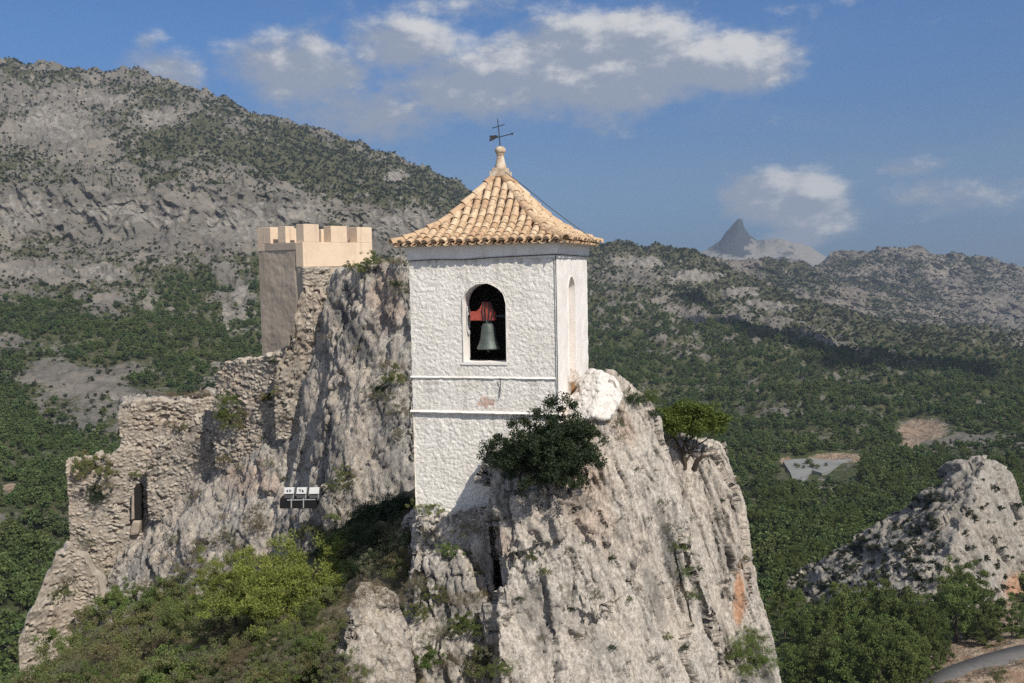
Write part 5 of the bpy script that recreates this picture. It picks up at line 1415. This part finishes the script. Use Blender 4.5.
# --- the woods and scrub of the mountains: too many to count
def scatter(name, V, A, PXI, dens, protos, size, limit, rng, kind):
    """points on terrain V chosen by area and dens(A, centre), each carrying an instance of one prototype"""
    a = V[:-1, :-1].reshape(-1, 3); b_ = V[:-1, 1:].reshape(-1, 3); c = V[1:, 1:].reshape(-1, 3); d = V[1:, :-1].reshape(-1, 3)
    nrm = np.cross(c - a, d - b_)
    area = np.linalg.norm(nrm, axis=1) * .5
    plan = np.abs(nrm[:, 2]) * .5
    cen = (a + b_ + c + d) / 4
    vx, vy = project(cen)
    att = {k: v[:-1, :-1].ravel() for k, v in A.items()}
    w = plan * dens(att, cen, vx, vy)
    facing = (-(cen * nrm).sum(1) * np.sign(nrm[:, 2])) > -1e-9
    w = np.where((vx > -445) & (vx < 1465) & (vy < 760) & facing, w, 0)
    cnt = rng.poisson(w)
    tot = cnt.sum()
    if tot > limit: cnt = rng.poisson(w * limit / tot)
    idx = np.repeat(np.arange(len(w)), cnt); n = len(idx)
    s, t = rng.random((n, 1)), rng.random((n, 1))
    pts = (a[idx] * (1 - s) + b_[idx] * s) * (1 - t) + (d[idx] * (1 - s) + c[idx] * s) * t
    me = bpy.data.meshes.new(name)
    me.vertices.add(n); me.vertices.foreach_set('co', pts.astype(np.float32).ravel())
    sc = size(pts, rng)
    for k, vals, ty in (('size', sc, 'FLOAT'), ('turn', rng.random(n) * 6.283, 'FLOAT'), ('pick', rng.integers(0, len(protos), n), 'INT')):
        at_ = me.attributes.new(k, ty, 'POINT'); at_.data.foreach_set('value', vals.astype(np.float32 if ty == 'FLOAT' else np.int32))
    o = link(name, me); tag(o, kind='stuff')
    ng = bpy.data.node_groups.new(name, 'GeometryNodeTree')
    ng.interface.new_socket('Geometry', in_out='INPUT', socket_type='NodeSocketGeometry'); ng.interface.new_socket('Geometry', in_out='OUTPUT', socket_type='NodeSocketGeometry')
    gi, go = ng.nodes.new('NodeGroupInput'), ng.nodes.new('NodeGroupOutput')
    ip = ng.nodes.new('GeometryNodeInstanceOnPoints'); mp_ = ng.nodes.new('GeometryNodeMeshToPoints')
    ci = ng.nodes.new('GeometryNodeCollectionInfo'); ci.inputs['Separate Children'].default_value = True; ci.inputs['Reset Children'].default_value = True
    coln = bpy.data.collections.new(name + '_kinds')
    for pm in protos: coln.objects.link(bpy.data.objects.new(name + '_kind', pm))
    ci.inputs['Collection'].default_value = coln
    def na(nm, ty):
        q = ng.nodes.new('GeometryNodeInputNamedAttribute'); q.data_type = ty; q.inputs[0].default_value = nm; return q.outputs[0]
    cx = ng.nodes.new('ShaderNodeCombineXYZ')
    lk = ng.links.new
    lk(gi.outputs[0], mp_.inputs[0]); lk(mp_.outputs[0], ip.inputs['Points']); lk(ci.outputs[0], ip.inputs['Instance']); ip.inputs['Pick Instance'].default_value = True
    lk(na('pick', 'INT'), ip.inputs['Instance Index']); lk(na('turn', 'FLOAT'), cx.inputs[2]); lk(cx.outputs[0], ip.inputs['Rotation']); lk(na('size', 'FLOAT'), ip.inputs['Scale'])
    lk(ip.outputs[0], go.inputs[0])
    md = o.modifiers.new('scatter', 'NODES'); md.node_group = ng
    print(name, n)
    return o
def low_tree(seed, mat, tall, n=24, nleaf=16, leaf=.36):
    cm, c = crown_mesh('crown', seed, n, np.array((.5, .5, tall * .5)), nleaf, leaf * .5, .2, -.8, .25, np.array((0, 0, tall * .5)), .8, .8, .5)
    cm.materials.append(mat); return cm
rng = np.random.default_rng(77)
FOREST = [low_tree(200 + i, LEAF_FOREST, 1.15 + .12 * i) for i in range(5)]
SCRUB = [low_tree(220 + i, LEAF_SCRUB, .75, 16, 12) for i in range(4)]
def lot_mask(vx, vy): return 1 - ((vx > 776) & (vx < 858) & (vy > 456) & (vy < 484))
fdens = lambda A, c, vx, vy: np.clip((A['veg'] - .5) * 2.2, 0, 1) * A['forest'] * (A['earth'] < .35) * lot_mask(vx, vy) * np.interp(c[:, 1], [200, 600, 1200, 2400], [1 / 17, 1 / 19, 1 / 27, 1 / 46]) * ((vx < 770) | (c[:, 1] > 430) | (vy < 600))
scatter('woods', GV, GA, PX_MAIN, fdens, FOREST, lambda p, r: np.interp(p[:, 1], [200, 800, 2500], [3.9, 4.5, 6.2]) * r.uniform(.4, 1.4, len(p)), 170000, rng, 'stuff')
sdens = lambda A, c, vx, vy: (1 - .7 * A['cliff']) * np.clip((A['veg'] - .16) * 1.6, 0, 1.3) * (1 - .8 * A['forest'] * sstep(A['veg'], .5, .8)) * (A['earth'] < .35) * lot_mask(vx, vy) * np.interp(c[:, 1], [500, 1500, 2800], [1 / 34, 1 / 40, 1 / 52])
scatter('scrub', GV, GA, PX_MAIN, sdens, SCRUB, lambda p, r: np.interp(p[:, 1], [500, 1500, 2800], [2.6, 3.6, 5.4]) * r.uniform(.4, 1.5, len(p)), 120000, rng, 'stuff')
hdens = lambda A, c, vx, vy: np.clip((A['veg'] - .2) * 1.5, 0, 1.2) / 75
scatter('scrub', HV1, HA1, PX_FAR, hdens, SCRUB, lambda p, r: 5.2 * r.uniform(.5, 1.5, len(p)), 45000, rng, 'stuff')
scatter('scrub', HV2, HA2, PX_FAR, hdens, SCRUB, lambda p, r: 6.2 * r.uniform(.5, 1.5, len(p)), 45000, rng, 'stuff')
# scrub on the lone crag
def crag_scrub():
    k = 0
    r2 = random.Random(4); V, Fc = [], []; nb = 0
    base = []
    for m in SCRUB:
        a = np.empty(len(m.vertices) * 3, np.float32); m.vertices.foreach_get('co', a); base.append(a.reshape(-1, 3))
    while k < 600:
        px, py = r2.uniform(780, 1020), r2.uniform(462, 612)
        hh = hit(px, py, [far_crag])
        if not hh: continue
        k += 1
        if px > 945 + (py - 470) * -.1 and r2.random() < .8: continue
        sc = r2.uniform(1.2, 3.6); w = r2.uniform(0, 6.28); c, sn = math.cos(w), math.sin(w)
        b = base[k % len(base)] * sc
        V.append(np.stack([b[:, 0] * c - b[:, 1] * sn, b[:, 0] * sn + b[:, 1] * c, b[:, 2] * .8], 1) + np.array(hh[0]) - (0, 0, .35 * sc))
        Fc.append(np.arange(len(b)).reshape(-1, 4) + nb); nb += len(b)
    tag(link('scrub', np_mesh('scrub', np.concatenate(V), np.concatenate(Fc), False), LEAF_SCRUB), kind='stuff')
crag_scrub()

# ================================================================== ROAD AND PARKING LOT
ASPHALT = plain('worn_asphalt', (.15, .145, .14), .9, .2, .25, .4)
LOTMAT = plain('pale_parking_surface', (.24, .245, .235), .9, .2, .2, .08)
def road():
    line = [(905, 720), (935, 694), (955, 676), (980, 666), (1005, 659), (1030, 653), (1080, 645), (1160, 640)]
    c = np.array([on_ground(px, py) for px, py in line])
    t = np.linspace(0, len(line) - 1, 60)
    q = np.stack([np.interp(t, np.arange(len(line)), c[:, k]) for k in range(3)], 1)
    for _ in range(30): q[1:-1] = .5 * q[1:-1] + .25 * (q[:-2] + q[2:])
    d = np.gradient(q[:, :2], axis=0); d /= np.linalg.norm(d, axis=1)[:, None]; n = np.stack([-d[:, 1], d[:, 0]], 1)
    rows = []
    for (w, dz) in ((-3.6, -1.2), (-3.2, .55), (3.2, .55), (3.6, -1.2)): rows.append(np.concatenate([q[:, :2] + n * w, q[:, 2:] + dz], 1))
    v = np.concatenate(rows); f = grid_faces(4, 60)
    return tag(link('road', np_mesh('road', v, f, False), ASPHALT), kind='structure')
road()
def lot():
    poly = [(783, 461), (793, 459), (812, 458), (830, 460), (852, 459), (852, 463), (838, 466), (822, 473), (812, 470), (806, 476), (806, 482), (800, 483), (793, 480), (790, 472)]
    base = on_ground(812, 470)
    z = base[2] + 2.0
    pts = []
    for (px, py) in poly:
        d = at(px, py, 1.0); pts.append(d * (z / d[2]))
    mb = MB(); n = len(pts)
    mb.add(pts + [p - np.array((0, 0, 6)) for p in pts], [tuple(range(n)), tuple(range(2 * n - 1, n - 1, -1))] + [(k, k + n, (k + 1) % n + n, (k + 1) % n) for k in range(n)])
    tag(mb.build('parking_lot', LOTMAT), kind='structure')
    for (px, py, s) in ((807, 464, 3.2), (810, 463.5, 3.0), (813, 467.5, 2.6), (817, 468.5, 2.8), (804, 468, 2.0), (795, 466, 2.0), (798, 467.5, 2.2), (826, 466, 2.0), (811, 467, 2.6)):
        d = at(px, py, 1.0); p = Vector(d * (z / d[2]))
        rp.choice(PINES).put(p, s * .7, 'dark tree on a planted island of the grey parking lot', 'tree', 'trees on the parking lot', None, True, .7)
lot()

# ================================================================== CLOUD WHOSE SHADOW LIES ON THE SLOPE
def cloud():
    r2 = random.Random(8); hulls = []
    for (px, py, rad) in ((705, 306, 70), (735, 318, 95), (775, 330, 110), (815, 342, 110), (860, 352, 110), (905, 360, 110), (950, 366, 110), (1000, 372, 100), (760, 338, 80), (850, 362, 80)):
        g = Vector(on_ground(px, py)); c = g + TO_SUN * ((1120 - g.z) / TO_SUN.z)
        for k in range(3):
            q = c + Vector((r2.uniform(-40, 40), r2.uniform(-40, 40), r2.uniform(0, 30))); rr = .8 * rad * r2.uniform(.5, 1)
            pts = []
            for i in range(60):
                d = Vector((r2.gauss(0, 1), r2.gauss(0, 1), r2.gauss(0, 1))).normalized()
                pts.append(tuple(q + Vector((d.x * rr, d.y * rr, d.z * rr * (.6 if d.z > 0 else .25)))))
            hulls.append(pts)
    v, f = remesh_union(hulls, 14)
    v = smooth_verts(v, f, 3); n = vnormals(v, f)
    v = v + n * (22 * fbm(v / 90, 4, .6))[:, None]
    tag(link('cloud', np_mesh('cloud', v, f, True), material('white_cloud', lambda t: ((.92, .92, .92), None), 1.0, 0.0)), kind='structure')
cloud()

# ================================================================== AIR
def haze():
    mb = MB(); mb.box(-7000, 9000, -300, 9500, -420, 900)
    m = bpy.data.materials.new('haze'); m.use_nodes = True
    t = NT(m.node_tree)
    out = t.n('ShaderNodeOutputMaterial'); v = t.n('ShaderNodeVolumePrincipled')
    v.inputs['Color'].default_value = (.62, .76, .95, 1); v.inputs['Density'].default_value = .000065; v.inputs['Anisotropy'].default_value = .2
    t.t.links.new(v.outputs[0], out.inputs['Volume'])
    return tag(mb.build('haze', m), kind='stuff')
haze()
